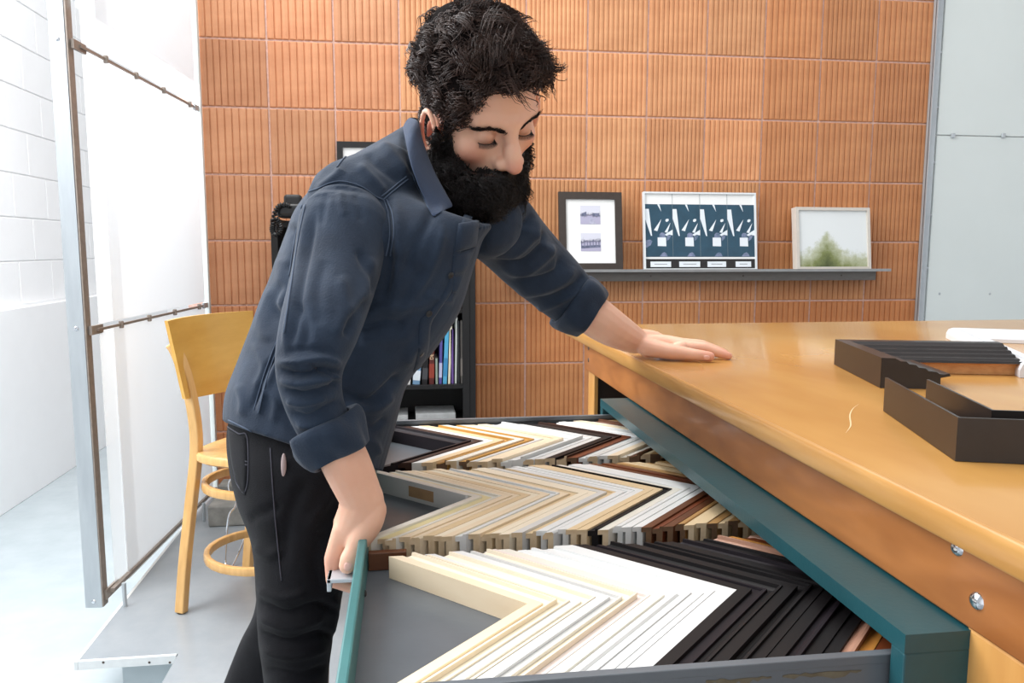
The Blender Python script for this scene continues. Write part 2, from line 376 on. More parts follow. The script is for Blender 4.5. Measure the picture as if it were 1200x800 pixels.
for zz, sc in ((0, .93), (.008, 1), (.026, 1.0), (.034, .97), (.030, .6), (.026, .15)):
    for k in range(N_):
        th = 2*PI*k/N_; ct, st_ = math.cos(th), math.sin(th); e = .72
        V.append(cs+nF*.205*sc*math.copysign(abs(ct)**e, ct)+ux*.185*sc*math.copysign(abs(st_)**e, st_)+np.array([0, 0, seatz-.02+zz]))
F = [(k*N_+j, k*N_+(j+1) % N_, (k+1)*N_+(j+1) % N_, (k+1)*N_+j) for k in range(5) for j in range(N_)]+[tuple(range(N_))[::-1], tuple(range(5*N_, 6*N_))]
sm.add(V, F); sm.build('seat', M['beech'], stool, smooth=True)
V = []; F = []; nu, nv = 14, 8                      # curved plywood back
TL, BL, TR, BR = ony(196, 376, 2.575), ony(217, 467.5, 2.61), ony(296, 364, 2.93), ony(297, 452, 2.95)
for side in (0, 1):
    for i in range(nu+1):
        for j in range(nv+1):
            u, v = i/nu, j/nv
            p = (TL*(1-u)+TR*u)*(1-v)+(BL*(1-u)+BR*u)*v
            p = p-nF*.045*4*u*(1-u)*.9+nF*.002-np.array([0, 0, 1])*.010*4*u*(1-u)*(1 if v > .5 else -.2)
            V.append(p-nF*(.013 if side else 0))
n1 = (nu+1)*(nv+1)
for i in range(nu):
    for j in range(nv):
        a = i*(nv+1)+j; F.append((a, a+1, a+nv+2, a+nv+1)); F.append((n1+a, n1+a+nv+1, n1+a+nv+2, n1+a+1))
def edge(idx):
    for a, b in zip(idx[:-1], idx[1:]): F.append((a, b, b+n1, a+n1))
edge([j for j in range(nv+1)]); edge([nu*(nv+1)+j for j in range(nv+1)]); edge([i*(nv+1) for i in range(nu+1)]); edge([i*(nv+1)+nv for i in range(nu+1)])
MB().add(V, F).build('backrest', M['plywood'], stool, smooth=True)
settle(stool)

# concrete blocks and a bent wire stand near the stool
for (px, py, lab, sx) in ((262, 617, 'nearer grey concrete block on the platform behind the stool legs', .105), (272, 591, 'farther grey concrete block against the tiled wall base', .115)):
    p = onz(px, py, 0); o = MB().box((p[0]-.065, p[1], 0.001), (p[0]+sx, p[1]+.12, .094)).build('concrete_block', M['concrete'], bevel=.006)
    recenter(o); tag(o, lab, 'block')
wt = thing('wire_stand', 'bent chrome wire stand on the platform behind the stool legs', 'stand', tuple(onz(272, 660, 0)))
zf = onz(265, 662, 0)[1]
W = [ony(*a, zf+b) for a, b in (((283, 548), .05), ((277, 590), .02), ((268, 606), 0), ((264, 655), 0), ((268, 663), -.02), ((273, 662), -.02), ((289, 622), .06), ((286, 595), .06))]
for w_ in W: w_[2] = max(w_[2], .005)
MB().tube(smoothpath(W, 6), .0045, 8).build('wire_frame', M['chrome'], wt, smooth=True)
W2 = [ony(*a, zf+.02) for a in ((276, 585), (270, 578), (268, 566), (274, 560), (281, 575), (290, 592))]
MB().tube(smoothpath(W2, 6), .003, 8).build('wire_hook', M['chrome'], wt, smooth=True)
settle(wt)

# ================================================================== BOOKCASE
bc = thing('bookcase', 'tall black bookcase against the tiled wall, behind the man', 'bookcase', (-.14, 3.83, 0))
BX0, BX1, BY0, BY1, BZ = -.605, .325, 3.69, 3.96, 1.36
MB().box((BX1-.03, BY0, 0), (BX1, BY1, BZ)).build('side_panel', M['black'], bc, bevel=.002)
MB().box((BX0, BY0, 0), (BX0+.03, BY1, BZ)).build('side_panel', M['black'], bc, bevel=.002)
MB().box((BX0+.03, BY1-.01, 0), (BX1-.03, BY1, BZ)).build('back_panel', M['black'], bc)
for z in (.02, .568, .93, BZ-.03): MB().box((BX0+.03, BY0+.005, z-.008), (BX1-.03, BY1-.01, z+.012)).build('shelf', M['black'], bc, bevel=.001)
MB().box((BX1-.062, BY0-.004, 0.03), (BX1-.03, BY0+.02, BZ-.03)).build('face_stile', M['black'], bc)
settle(bc)
def book(x0, x1, h, d, col, lab, lean=0, z=.580, spine=None, text=None, tcol=None):
    w = x1-x0; m1 = mat('book_cover', col, .45, noise=.12, nscale=25)
    t = thing('book', lab, 'book', ((x0+x1)/2, 3.72, z), 'books on the black bookcase shelf')
    c = MB().box((-w/2, 0, 0), (w/2, .006, h)); c.box((-w/2, 0, 0), (-w/2+.002, d, h)); c.box((w/2-.002, 0, 0), (w/2, d, h))
    c.build('cover', m1, t); MB().box((-w/2+.0025, .007, .004), (w/2-.0025, d-.005, h-.004)).build('pages', M['book_paper'], t)
    if spine:
        m2 = mat('spine_print', spine, .5, noise=.1, nscale=60)
        MB().box((-w/2+.001, -.0008, h*.12), (w/2-.001, .0, h*.4)).build('spine_band', m2, t)
    if text:
        cu = bpy.data.curves.new('t', 'FONT'); cu.body = text; cu.size = w*.85; cu.align_x = 'CENTER'; cu.align_y = 'CENTER'; cu.extrude = .0003
        tmp = bpy.data.objects.new('t', cu); COL.objects.link(tmp); dg = bpy.context.evaluated_depsgraph_get(); me = bpy.data.meshes.new_from_object(tmp.evaluated_get(dg)); bpy.data.objects.remove(tmp)
        l = link('lettering', me, mat('spine_lettering', tcol or (230, 220, 190), .5, noise=.02), t); l.rotation_euler = (PI/2, -PI/2, 0); l.location = (0, -.0012, h*.72)
    t.rotation_euler[1] = lean
xs = lambda px: ony(px, 449, 3.72)[0]
bz = lambda py: ony(510, py, 3.72)[2]-.58
for a in ((474, 481, 415, (226, 226, 224), 'thin white book leaning at the left end of the visible row', .12, None, None, None),
          (483, 492, 409, (120, 158, 190), 'pale blue and white patterned book left of the black book', .10, (225, 232, 238), None, None),
          (494, 501, 402, (22, 20, 22), 'black spined book left of the dark red book', .05, (70, 70, 74), None, None),
          (502.5, 509, 390, (92, 34, 30), 'dark red book with cream lettering on its spine', .02, (150, 60, 44), 'DE MEXICO', (236, 214, 172)),
          (510, 513.5, 420, (150, 164, 150), 'short grey green book beside the dark red book', 0, None, None, None),
          (514, 518, 388, (92, 84, 156), 'purple blue book left of the light blue book', .03, (190, 190, 220), None, None),
          (518.5, 524, 374, (88, 176, 216), 'light blue tall book standing in the row', .05, (60, 140, 190), None, None),
          (524.5, 528, 381, (236, 230, 206), 'thin cream book right of the light blue book', .04, None, None, None),
          (528.5, 532, 386, (110, 82, 150), 'violet book between two pale books', 0, None, None, None),
          (532.5, 535.5, 372, (206, 212, 206), 'thin pale grey book right of the violet book', .02, None, None, None),
          (536, 539, 376, (52, 54, 58), 'dark grey book second from the right side panel', 0, None, None, None),
          (539.5, 542.5, 376, (96, 92, 88), 'grey brown book at the right side panel', 0, (130, 124, 118), None, None)):
    book(xs(a[0]), xs(a[1]), bz(a[2]), .2, a[3], a[4], a[5], spine=a[6], text=a[7], tcol=a[8])
for (x0, x1, h, col, lab) in ((458, 471, 408, (60, 66, 84), 'dark blue book hidden half behind the shirt, left in the row'), (443, 456, 400, (150, 60, 50), 'red brown book behind the shirt, far left in the row')):
    book(xs(x0), xs(x1), bz(h), .2, col, lab)
b_ = MB(); b_.box((.212, 3.73, .9425), (.254, 3.9, 1.25)); o = b_.build('binder', mat('red_cover', (170, 36, 30), .45, noise=.1), bevel=.002); recenter(o); tag(o, 'red binder on the upper shelf of the black bookcase', 'binder')
for (pa, pb, z0, h, lab, nm) in ((487, 534, .43, .022, 'flat grey and white paper box on the low bookcase shelf', 'paper_box'), (462, 478, .43, .016, 'small white paper stack on the low bookcase shelf', 'paper_stack')):
    xa, xb = ony(pa, 480, 3.74)[0], ony(pb, 480, 3.74)[0]
    o = MB().box((xa, 3.74, .4005), (xb, 3.93, .4005+h+.010)).build(nm, mat('box_card', (196, 198, 198), .6, noise=.15, nscale=30), bevel=.003); recenter(o); tag(o, lab, 'box' if nm == 'paper_box' else 'paper')
MB().box((BX0+.03, BY0+.005, .385), (BX1-.03, BY1-.01, .400)).build('shelf', M['black'], bc)
settle(bc)
# strap bag with coiled cord on top of / beside the bookcase
bag = thing('camera_bag', 'black bag with a looped coiled cord, behind the man at the bookcase end', 'bag', (-.57, 3.6, BZ))
p0 = ony(334, 262, 3.63)
MB().box((ony(323, 250, 3.62)[0], 3.62, BZ+.002), (ony(352, 250, 3.62)[0]+.06, 3.74, ony(330, 238, 3.62)[2])).build('bag_body', M['black_gloss'], bag, bevel=.02, seg=3)
MB().box((ony(331, 228, 3.62)[0], 3.64, ony(331, 240, 3.62)[2]-.03), (ony(352, 228, 3.62)[0], 3.70, ony(331, 227, 3.62)[2])).build('handle', M['leather'], bag, bevel=.015, seg=3)
C = smoothpath([ony(*a, 3.60) for a in ((340, 241), (330, 240), (323, 247), (320, 262), (319, 270), (323, 275), (329, 270), (328, 262), (323, 255))], 14)
cc = []
T = np.gradient(C, axis=0); T /= np.linalg.norm(T, axis=1)[:, None]
A_ = np.array([0, 1., 0])
for t_ in np.linspace(0, len(C)-1.001, 420):
    i = int(t_); f_ = t_-i; p = C[i]*(1-f_)+C[i+1]*f_; B_ = np.cross(T[i], A_); B_ /= np.linalg.norm(B_); th = t_*1.6
    cc.append(p+.008*(math.cos(th)*A_+math.sin(th)*B_))
MB().tube(cc, .0045, 6).build('coiled_cord', M['black_gloss'], bag, smooth=True)
settle(bag)
BC_MARK = 0

# ================================================================== WALL SHELF AND FRAMES
SZ = 1.117
sh = thing('wall_shelf', 'long grey metal picture ledge on the tiled wall', 'shelf', (1.6, 3.95, SZ-.05))
MB().box((.50, 3.862, SZ-.006), (2.556, 3.999, SZ)).build('ledge_plate', M['shelftop'], sh, bevel=.001)
MB().box((.50, 3.858, SZ-.008), (2.556, 3.862, SZ+.006)).build('front_lip', M['shelftop'], sh)
MB().box((.52, 3.90, SZ-.056), (2.497, 3.998, SZ-.007)).build('mounting_channel', M['shelfmetal'], sh, bevel=.001)
for x in (.75, 1.25, 1.75, 2.3):
    s_ = MB(); dome(s_, (x, 3.90, SZ-.03), .005, (0, -1, 0)); s_.build('screw', M['darksteel'], sh)
settle(sh)
def frame(name, lab, x, z, w, h, fw, depth, fm, lean=.13, y=3.875, mat_=None, prints=None, rz=0.0, cat='picture frame'):
    t = thing(name, lab, cat, (x, y, z), None); t.rotation_euler = (-lean, 0, rz)
    f = MB()
    O = [(-w/2, 0), (w/2, 0), (w/2, h), (-w/2, h)]; I = [(-w/2+fw, fw), (w/2-fw, fw), (w/2-fw, h-fw), (-w/2+fw, h-fw)]
    V = [(a, 0, b) for a, b in O]+[(a, 0, b) for a, b in I]+[(a, depth, b) for a, b in O]+[(a, min(depth, .012), b) for a, b in I]
    F = []
    for i in range(4):
        j = (i+1) % 4; F += [(i, j, 4+j, 4+i), (i, 8+i, 8+j, j), (4+i, 4+j, 12+j, 12+i)]
    F.append((8, 11, 10, 9)); f.add(V, F); f.build('frame_moulding', fm, t)
    MB().box((-w/2+fw-.001, .010, fw-.001), (w/2-fw+.001, .0115, h-fw+.001)).build('mount_board', mat_ or M['paper'], t)
    if prints: prints(t, w, h, fw)
    return t
def poly(t, pts, mm, y, name='print_shape', th=.0004):
    MB().prism([(a, y, b) for a, b in pts], (0, 0, 0), (0, -th, 0)).build(name, mm, t)
def photo_mat(name, top, mid, low, scale, horizon, z0, z1, contrast=.5):
    m = bpy.data.materials.new(name); m.use_nodes = True; N = m.node_tree.nodes; L = m.node_tree.links; b = N['Principled BSDF']; b.inputs['Roughness'].default_value = .4
    tc = N.new('ShaderNodeTexCoord'); sp = N.new('ShaderNodeSeparateXYZ'); L.new(tc.outputs['Object'], sp.inputs[0])
    mr = N.new('ShaderNodeMapRange'); mr.inputs[1].default_value = z0; mr.inputs[2].default_value = z1; L.new(sp.outputs[2], mr.inputs[0])
    n = N.new('ShaderNodeTexNoise'); n.inputs['Scale'].default_value = scale; n.inputs['Detail'].default_value = 6; L.new(tc.outputs['Object'], n.inputs[0])
    mm = N.new('ShaderNodeMath'); mm.operation = 'MULTIPLY_ADD'; mm.inputs[1].default_value = contrast; L.new(n.outputs[0], mm.inputs[0]); L.new(mr.outputs[0], mm.inputs[2])
    s2 = N.new('ShaderNodeMath'); s2.operation = 'SUBTRACT'; s2.inputs[1].default_value = contrast*.5; L.new(mm.outputs[0], s2.inputs[0])
    r = N.new('ShaderNodeValToRGB'); e = r.color_ramp.elements; e[0].position = horizon-.12; e[0].color = s2l(low)+(1,); e[1].position = horizon+.12; e[1].color = s2l(top)+(1,)
    k = r.color_ramp.elements.new(horizon); k.color = s2l(mid)+(1,)
    L.new(s2.outputs[0], r.inputs[0]); L.new(r.outputs[0], b.inputs['Base Color']); return m
inkA = mat('ink_slate', (70, 76, 100), .4, rgb2=(120, 124, 150), nscale=60); greyL = mat('ink_pale', (196, 196, 214), .4, rgb2=(160, 160, 184), nscale=90)
def prints1(t, w, h, fw):
    for k, (z0, z1, hz) in enumerate(((.235, .330, .5), (.098, .190, .55))):
        m1 = photo_mat('photo_sky_street', (214, 214, 226), (92, 90, 112), (176, 172, 196), 45, hz, z0, z1, .5)
        MB().box((-.052, .0088, z0), (.052, .0099, z1)).build('photograph', m1, t)
        if k == 0:
            poly(t, [(-.045, .29), (-.02, .30), (-.02, .278), (-.045, .274)], inkA, .0088); poly(t, [(.012, .292), (.046, .292), (.046, .276), (.012, .278)], inkA, .0088)
            poly(t, [(-.01, .236), (.03, .236), (.006, .274), (.002, .274)], greyL, .0087)
        else:
            for q_ in range(7):
                x = -.05+q_*.015; poly(t, [(x, .125), (x+.004, .125), (x+.004, .15+.01*math.sin(q_*2)), (x, .152)], inkA, .0088)
            poly(t, [(-.05, .112), (.05, .118), (.05, .130), (-.05, .126)], inkA, .0087)
frame('picture_frame', 'dark brown frame with two small photos in a white mount, on the ledge', .932, SZ+.001, .327, .398, .036, .022, mat('espresso_frame', (62, 52, 46), .45, noise=.2, nscale=40), prints=prints1, lean=.14)
deep = mat('print_deep_teal', (36, 68, 86), .35, rgb2=(44, 80, 100), nscale=12); wedge = mat('print_white_ink', (232, 238, 244), .35, noise=.03, nscale=40)
lil = mat('print_lilac', (140, 146, 176), .35, rgb2=(90, 110, 134), nscale=50); inkB = mat('print_black_band', (34, 32, 32), .4, noise=.05); inkL = mat('print_fold_line', (120, 132, 138), .5, noise=.05); tx = mat('tiny_print', (150, 150, 156), .5, noise=.1)
def prints2(t, w, h, fw):
    W_ = w-2*fw; k = .000913*1.02; ph = h-2*fw; pw = W_/4
    zz = lambda y: h-fw-(y-108)*ph/590
    MB().box((-W_/2, .0088, zz(605)), (W_/2, .0099, zz(190))).build('print_sheet', deep, t)
    MB().box((-W_/2, .0088, zz(697)), (W_/2, .0099, zz(622))).build('caption_band', inkB, t)
    for c in range(4):
        x0 = -W_/2+c*pw; sx = pw/213; X = lambda a: x0+max(.5, min(212.5, a))*sx; Z = lambda b: zz(190+b)
        for sh_, mm in (([(0, 38), (32, 38), (54, 250), (45, 250), (0, 110)], wedge), ([(97, 1), (114, 1), (127, 58)], wedge), ([(127, 118), (95, 213), (68, 205), (78, 190)], wedge),
                        ([(160, 120), (172, 114), (184, 118), (182, 132), (168, 140), (158, 134)], wedge), ([(197, 145), (172, 225), (150, 220)], wedge), ([(212, 200), (212, 245), (186, 240), (165, 250), (150, 240)], wedge),
                        ([(108, 262), (112, 236), (124, 224), (140, 224), (154, 234), (156, 262)], lil), ([(96, 262), (160, 262), (162, 332), (96, 330)], wedge), ([(168, 250), (200, 246), (186, 276), (166, 290)], lil), ([(108, 412), (128, 386), (146, 378), (160, 386), (172, 412)], lil)):
            poly(t, [(X(a), Z(b)) for a, b in sh_], mm, .0088)
        if c == 0: poly(t, [(X(0), Z(285)), (X(40), Z(280)), (X(56), Z(292)), (X(40), Z(325)), (X(8), Z(345)), (X(0), Z(330))], lil, .0087)
        lx0, lx1 = ((38, 196), (46, 208), (52, 198), (60, 182))[c]
        poly(t, [(X(lx0), zz(685)), (X(lx1), zz(685)), (X(lx1), zz(642)), (X(lx0), zz(642))], wedge, .0088, 'caption_label')
        poly(t, [(X(lx0+30), zz(665)), (X(lx1-30), zz(665)), (X(lx1-30), zz(660)), (X(lx0+30), zz(660))], tx, .0083, 'caption_line')
        if c: poly(t, [(x0-.0008, zz(605)), (x0+.0008, zz(605)), (x0+.0008, zz(108)), (x0-.0008, zz(108))], inkL, .0086, 'fold_line')
frame('picture_frame', 'wide white frame with four repeated dark blue panels, middle of the ledge', 1.511, SZ+.001, .607, .402, .0085, .022, mat('white_metal_frame', (226, 230, 232), .35, noise=.02), prints=prints2, lean=.13)
def prints3(t, w, h, fw):
    pass
fog = bpy.data.materials.new('foggy_tree_print'); fog.use_nodes = True
N = fog.node_tree.nodes; L = fog.node_tree.links; b = N['Principled BSDF']; b.inputs['Roughness'].default_value = .35
tc = N.new('ShaderNodeTexCoord'); sp = N.new('ShaderNodeSeparateXYZ'); L.new(tc.outputs['Object'], sp.inputs[0])
n = N.new('ShaderNodeTexNoise'); n.inputs['Scale'].default_value = 26; n.inputs['Detail'].default_value = 8; n.inputs['Roughness'].default_value = .7; L.new(tc.outputs['Object'], n.inputs[0])
def mth(op, a, b_=None, c=None):
    k = N.new('ShaderNodeMath'); k.operation = op
    for i, v in enumerate((a, b_, c)):
        if v is None: continue
        if isinstance(v, (int, float)): k.inputs[i].default_value = v
        else: L.new(v, k.inputs[i])
    return k.outputs[0]
dx = mth('ABSOLUTE', mth('ADD', sp.outputs[0], .035)); tree = mth('MAXIMUM', mth('SUBTRACT', .215, mth('MULTIPLY', dx, 1.1)), mth('SUBTRACT', .135, mth('MULTIPLY', dx, .22)))
d1 = mth('SUBTRACT', tree, sp.outputs[2]); d2 = mth('MULTIPLY_ADD', n.outputs[0], .14, mth('SUBTRACT', d1, .066)); fac = mth('MULTIPLY', d2, 5.5)
r = N.new('ShaderNodeValToRGB'); e = r.color_ramp.elements; e[0].position = 0; e[0].color = s2l((232, 236, 236))+(1,); e[1].position = 1; e[1].color = s2l((66, 76, 34))+(1,)
k_ = e.new(.25); k_.color = s2l((186, 190, 160))+(1,); k_ = e.new(.6); k_.color = s2l((124, 132, 78))+(1,)
L.new(fac, r.inputs[0]); L.new(r.outputs[0], b.inputs['Base Color'])
frame('picture_frame', 'pale wood frame with a foggy green tree print, right end of the ledge', 2.245, SZ+.001, .428, .330, .016, .045, mat('pale_frame', (214, 206, 196), .45, noise=.06, nscale=40), mat_=fog, lean=.13, rz=.04)
frame('picture_frame', 'black frame with white mount on the tiled wall, mostly behind the man', -.17, 1.46, .31, .285, .028, .02, M['black'], lean=.03, y=3.965)

# ================================================================== TABLE
TT = 1.02
tb = thing('work_table', 'large honey coloured birch workbench with a stained wooden apron', 'table', (1.3, 1.2, 0))
X0, YB, YN, X1 = .432, 2.10, -.25, 2.9
# slab with a softly rounded edge
prof = [(0.0055, TT), (.0025, TT-.0010), (.0008, TT-.003), (0, TT-.007), (0.0, TT-.024), (.0015, TT-.0265), (.006, TT-.027)]
sl = MB(); V = []; n = len(prof)
for (ix, z) in prof:
    V += [(X0+ix, YN+ix, z), (X1-ix, YN+ix, z), (X1-ix, YB-ix, z), (X0+ix, YB-ix, z)]
F = [(0, 1, 2, 3)]+[(k*4+j, (k+1)*4+j, (k+1)*4+(j+1) % 4, k*4+(j+1) % 4) for k in range(n-1) for j in range(4)]+[((n-1)*4+3, (n-1)*4+2, (n-1)*4+1, (n-1)*4)]
sl.add(V, F); I_ = [0]+[1]*(4*(n-1))+[1]; sl.I = I_
sl.build('tabletop', [M['tabletop'], M['slab_edge']], tb, smooth=True)
AZ = .925
MB().box((.447, YN+.02, AZ), (.475, 1.93, TT-.027)).build('apron_board', M['apron'], tb, bevel=.002)
MB().box((.475, 1.90, AZ), (X1-.05, 1.93, TT-.027)).build('apron_board', M['apron'], tb, bevel=.002)
MB().box((.475, YN+.02, AZ), (X1-.05, YN+.05, TT-.027)).build('apron_board', M['apron'], tb, bevel=.002)
for (x, y) in ((.449, .55-.10), (2.6, .45), (2.6, 1.80)):
    MB().box((x, y, 0), (x+.09, y+.10, AZ)).build('leg', M['leg_wood'], tb, bevel=.003)
MB().box((.452, 1.84, 0), (.463, 1.90, AZ)).build('leg', M['leg_wood'], tb, bevel=.002)
MB().box((.464, 1.845, 0), (.62, 1.865, AZ)).build('end_panel', mat('dark_end_panel', (52, 34, 24), .5, noise=.2, nscale=8), tb)
def onx(px, py, x): r_ = ray(px, py); return CO+r_*(x/r_[0])
for (px, py, r_) in ((1122, 642, .007), (1145, 704, .0075)):
    p = onx(px, py, .447); s_ = MB(); dome(s_, p, r_, (-1, 0, 0), .5, 12); s_.build('bolt', M['chrome'], tb, smooth=True)
for (px, py) in ((676, 400), (674, 412)):
    p = onx(px, py, .447); s_ = MB(); dome(s_, (.447, 1.88, p[2]), .006, (-1, 0, 0), .3, 8); s_.build('bolt', M['darksteel'], tb)
P = [onz(a, b_, TT+.0003) for a, b_ in ((1007, 473), (1000, 478), (996, 486), (997, 497), (995, 502), (991, 507))]
P = smoothpath(P, 5); sd_ = [np.array([.0010, 0, 0])*math.sin(PI*(i+.5)/len(P)) for i in range(len(P))]
V = [p-q_ for p, q_ in zip(P, sd_)]+[p+q_ for p, q_ in zip(P, sd_)]; n = len(P)
MB().add(V, [(i, i+1, n+i+1, n+i) for i in range(n-1)]).build('scratch', mat('pale_scratch', (232, 204, 158), .5, noise=.05), tb)
settle(tb)

# ================================================================== FLAT-FILE CABINET AND DRAWER
cb = thing('flat_file_cabinet', 'teal steel flat file cabinet under the table with its drawer pulled out', 'cabinet', (.9, 1.02, 0))
CX0, CX1, CY0, CY1, CZ0, CZ1 = .392, 1.75, .545, 1.54, .30, AZ-.002
TH_ = .018
MB().box((CX0, CY0, CZ1-.016), (.446, CY1, CZ1)).box((.446, CY0+.0, CZ1-.016), (CX1, CY1, CZ1)).build('top_panel', M['teal'], cb)
MB().box((CX0, CY0, CZ0), (CX1, CY0+TH_, CZ1-.016)).build('side_panel', M['teal'], cb, bevel=.0015)
MB().box((CX0, CY1-TH_, CZ0), (CX1, CY1, CZ1-.016)).build('side_panel', M['teal'], cb, bevel=.0015)
MB().box((CX1-TH_, CY0+TH_, CZ0), (CX1, CY1-TH_, CZ1-.016)).build('back_panel', M['teal'], cb)
MB().box((CX0+.012, CY0+TH_, .30), (CX1-TH_, CY1-TH_, .32)).build('bottom_panel', M['teal'], cb)
MB().box((CX0, CY0+TH_, .80), (CX0+.015, CY1-TH_, .815)).build('drawer_divider', M['teal'], cb)
for z0 in (.56, .322):
    MB().box((CX0, CY0+TH_+.002, z0), (CX0+.02, CY1-TH_-.002, z0+.236)).build('closed_drawer_front', M['teal'], cb, bevel=.002)
for (x, y) in ((.5, .6), (1.6, .6), (.5, 1.4), (1.6, 1.4)): MB().box((x, y, 0), (x+.05, y+.05, .30)).build('base_foot', M['black'], cb)
RZ = .895
DX0, DX1, DY0, DY1 = -.049, 1.0, CY0+TH_+.004, CY1-TH_-.004
fz = .8575
dr = MB(); dr.box((DX0, DY0, fz-.003), (DX1, DY1, fz)); d_o = dr.build('drawer', M['grey_metal'], cb)
MB().box((DX0, DY0, .832), (DX1, DY0+.004, RZ-.001)).box((DX0, DY0-.0005, RZ-.008), (DX1, DY0+.0085, RZ)).build('drawer_side', M['grey_metal'], d_o, bevel=.001)
MB().box((DX0, DY1-.004, .832), (DX1, DY1, RZ-.001)).box((DX0, DY1-.0085, RZ-.008), (DX1, DY1+.0005, RZ)).build('drawer_side', M['grey_metal'], d_o, bevel=.001)
MB().box((DX0-.010, DY0-.004, .818), (DX0, DY1+.004, RZ+.001)).build('drawer_front', mat('teal_enamel_lit', (62, 116, 116), .4, rgb2=(54, 106, 107), nscale=12), d_o, bevel=.002)  # lighter copy of the cabinet enamel, its brighter lighting put into the colour
rust = mat('rust_stain', (84, 74, 56), .8, rgb2=(104, 96, 78), nscale=60)
rr_ = random.Random(3)
for (pa, pb) in ((828, 905), (918, 1010), (655, 700)):
    xa, xb = ony(pa, 770, DY0)[0], ony(pb, 770, DY0)[0]
    top = []; bot = []; K = 14
    for k in range(K+1):
        x = xa+(xb-xa)*k/K; top.append((x, RZ-.0105-rr_.random()*.002)); bot.append((x, RZ-.013-rr_.random()*.006*math.sin(PI*(k+.3)/(K+.6))))
    MB().prism([(a, DY0-.0001, z) for a, z in top+bot[::-1]], (0, 0, 0), (0, -.0004, 0)).build('rust_stain', rust, d_o)
# pull handle and label holder on the teal front
hy = onz(400, 690, .84)[1]
hb = MB(); hb.box((DX0-.046, hy-.002, .848), (DX0-.010, hy+.12, .853)); hb.box((DX0-.046, hy-.002, .838), (DX0-.041, hy+.12, .853)); hb.build('pull_handle', M['plastic_clear'], d_o, bevel=.001)
s_ = MB(); dome(s_, (DX0+.001, .80, .868), .004, (1, 0, 0), .5); s_.build('screw', M['black'], d_o)
settle(cb)

# ================================================================== FRAME CORNER SAMPLES IN THE DRAWER
SM = {}
def smat(k, a, b=None):
    dk = k in ('black', 'plum_black', 'dark_walnut'); SM[k] = mat('moulding_'+k, a, .5 if dk else .42, rgb2=b or tuple(v*.96 for v in a), nscale=6, stretch=(1, 1, 3), coat=0 if dk else .08, spec=.25 if dk else .5); return SM[k]
smat('white', (229, 229, 227)); smat('offwhite', (232, 226, 213)); smat('cream', (240, 228, 206), (234, 220, 194)); smat('pale_grey', (214, 212, 208)); smat('natural_maple', (238, 220, 192), (230, 208, 176))
smat('light_oak', (228, 204, 166), (216, 188, 146)); smat('oak', (188, 146, 92), (170, 126, 76)); smat('gold', (206, 156, 76), (190, 138, 60)); smat('yellow', (232, 216, 164)); smat('walnut', (112, 66, 38), (90, 52, 30))
smat('dark_walnut', (66, 42, 32), (50, 32, 26)); smat('black', (24, 21, 22)); smat('plum_black', (30, 24, 29)); smat('red_brown', (128, 66, 34), (104, 50, 26)); smat('rose_wood', (180, 138, 116), (160, 116, 96)); smat('honey', (196, 136, 66), (176, 116, 50)); smat('pinkish_white', (236, 222, 214)); smat('lilac', (222, 216, 230))
RAWL = mat('raw_wood_end_light', (222, 200, 168), .75, rgb2=(200, 172, 134), nscale=40); RAWD = mat('raw_wood_end_dark', (120, 90, 64), .75, rgb2=(96, 70, 50), nscale=40)
def sample(X, yc, half, pitch, h, key, kind, z0=.8578, near_cut=None, ylo=None, yhi=None):
    g = pitch*.97
    if kind == 0: prof = [(0, 0), (0, h), (-g, h), (-g, h-.006), (-g*.55, h-.006), (-g*.55, 0)]                     # flat cap with rabbet
    elif kind == 1: prof = [(0, 0), (0, h), (-g*.3, h), (-g*.34, h-.0025), (-g, h-.0025), (-g, h-.009), (-g*.6, h-.009), (-g*.6, 0)]   # stepped
    elif kind == 2: prof = [(0, 0), (0, h-.002), (-g*.15, h), (-g*.75, h-.0005), (-g*.9, h-.003), (-g, h-.004), (-g, h-.009), (-g*.5, h-.009), (-g*.5, 0)]
    elif kind == 3: prof = [(0, 0), (0, h+.003), (-g*.22, h+.003), (-g*.26, h-.001), (-g*.7, h-.003), (-g, h-.003), (-g, 0)]         # raised outer rim
    else: prof = [(0, 0), (0, h), (-g, h), (-g, 0)]
    n = len(prof); V = []
    a, b_ = (ylo if ylo is not None else yc-half), (yhi if yhi is not None else yc+half)
    for y in (a, yc, b_):
        for (dx, z) in prof: V.append((X+dx-abs(y-yc), y, z0+z))
    F = [(k*n+i, k*n+(i+1) % n, (k+1)*n+(i+1) % n, (k+1)*n+i) for k in range(2) for i in range(n)]+[tuple(range(n))[::-1], tuple(range(2*n, 3*n))]
    dark = key in ('black', 'plum_black', 'dark_walnut', 'walnut', 'red_brown')
    raw = RAWD if key in ('walnut', 'red_brown', 'oak', 'gold', 'honey') else (SM[key] if key in ('black', 'plum_black', 'dark_walnut', 'white') and (int(X*1000) % 3) else RAWL)
    me = pyd(V, F, [0]*(len(F)-2)+[1, 1])
    for p in me.polygons:                         # the lower inside of the rabbet is raw wood
        if kind in (0, 1, 2) and p.center[2] < z0+h-.008 and p.normal[0] < -.3 and p.material_index == 0: p.material_index = 1
    return link('frame_corner_sample', me, [SM[key], raw])
nice = lambda k: k.replace('_', ' ')
W_N = ['first', 'second', 'third', 'fourth', 'fifth', 'sixth', 'seventh', 'eighth', 'ninth', 'tenth', 'eleventh', 'twelfth', 'thirteenth', 'fourteenth', 'fifteenth', 'sixteenth', 'seventeenth', 'eighteenth', 'nineteenth', 'twentieth']
def ordn(i): return W_N[i] if i < 20 else ('twenty-'+W_N[i-20] if i < 29 else ('thirtieth' if i == 29 else 'thirty-'+W_N[i-30]))
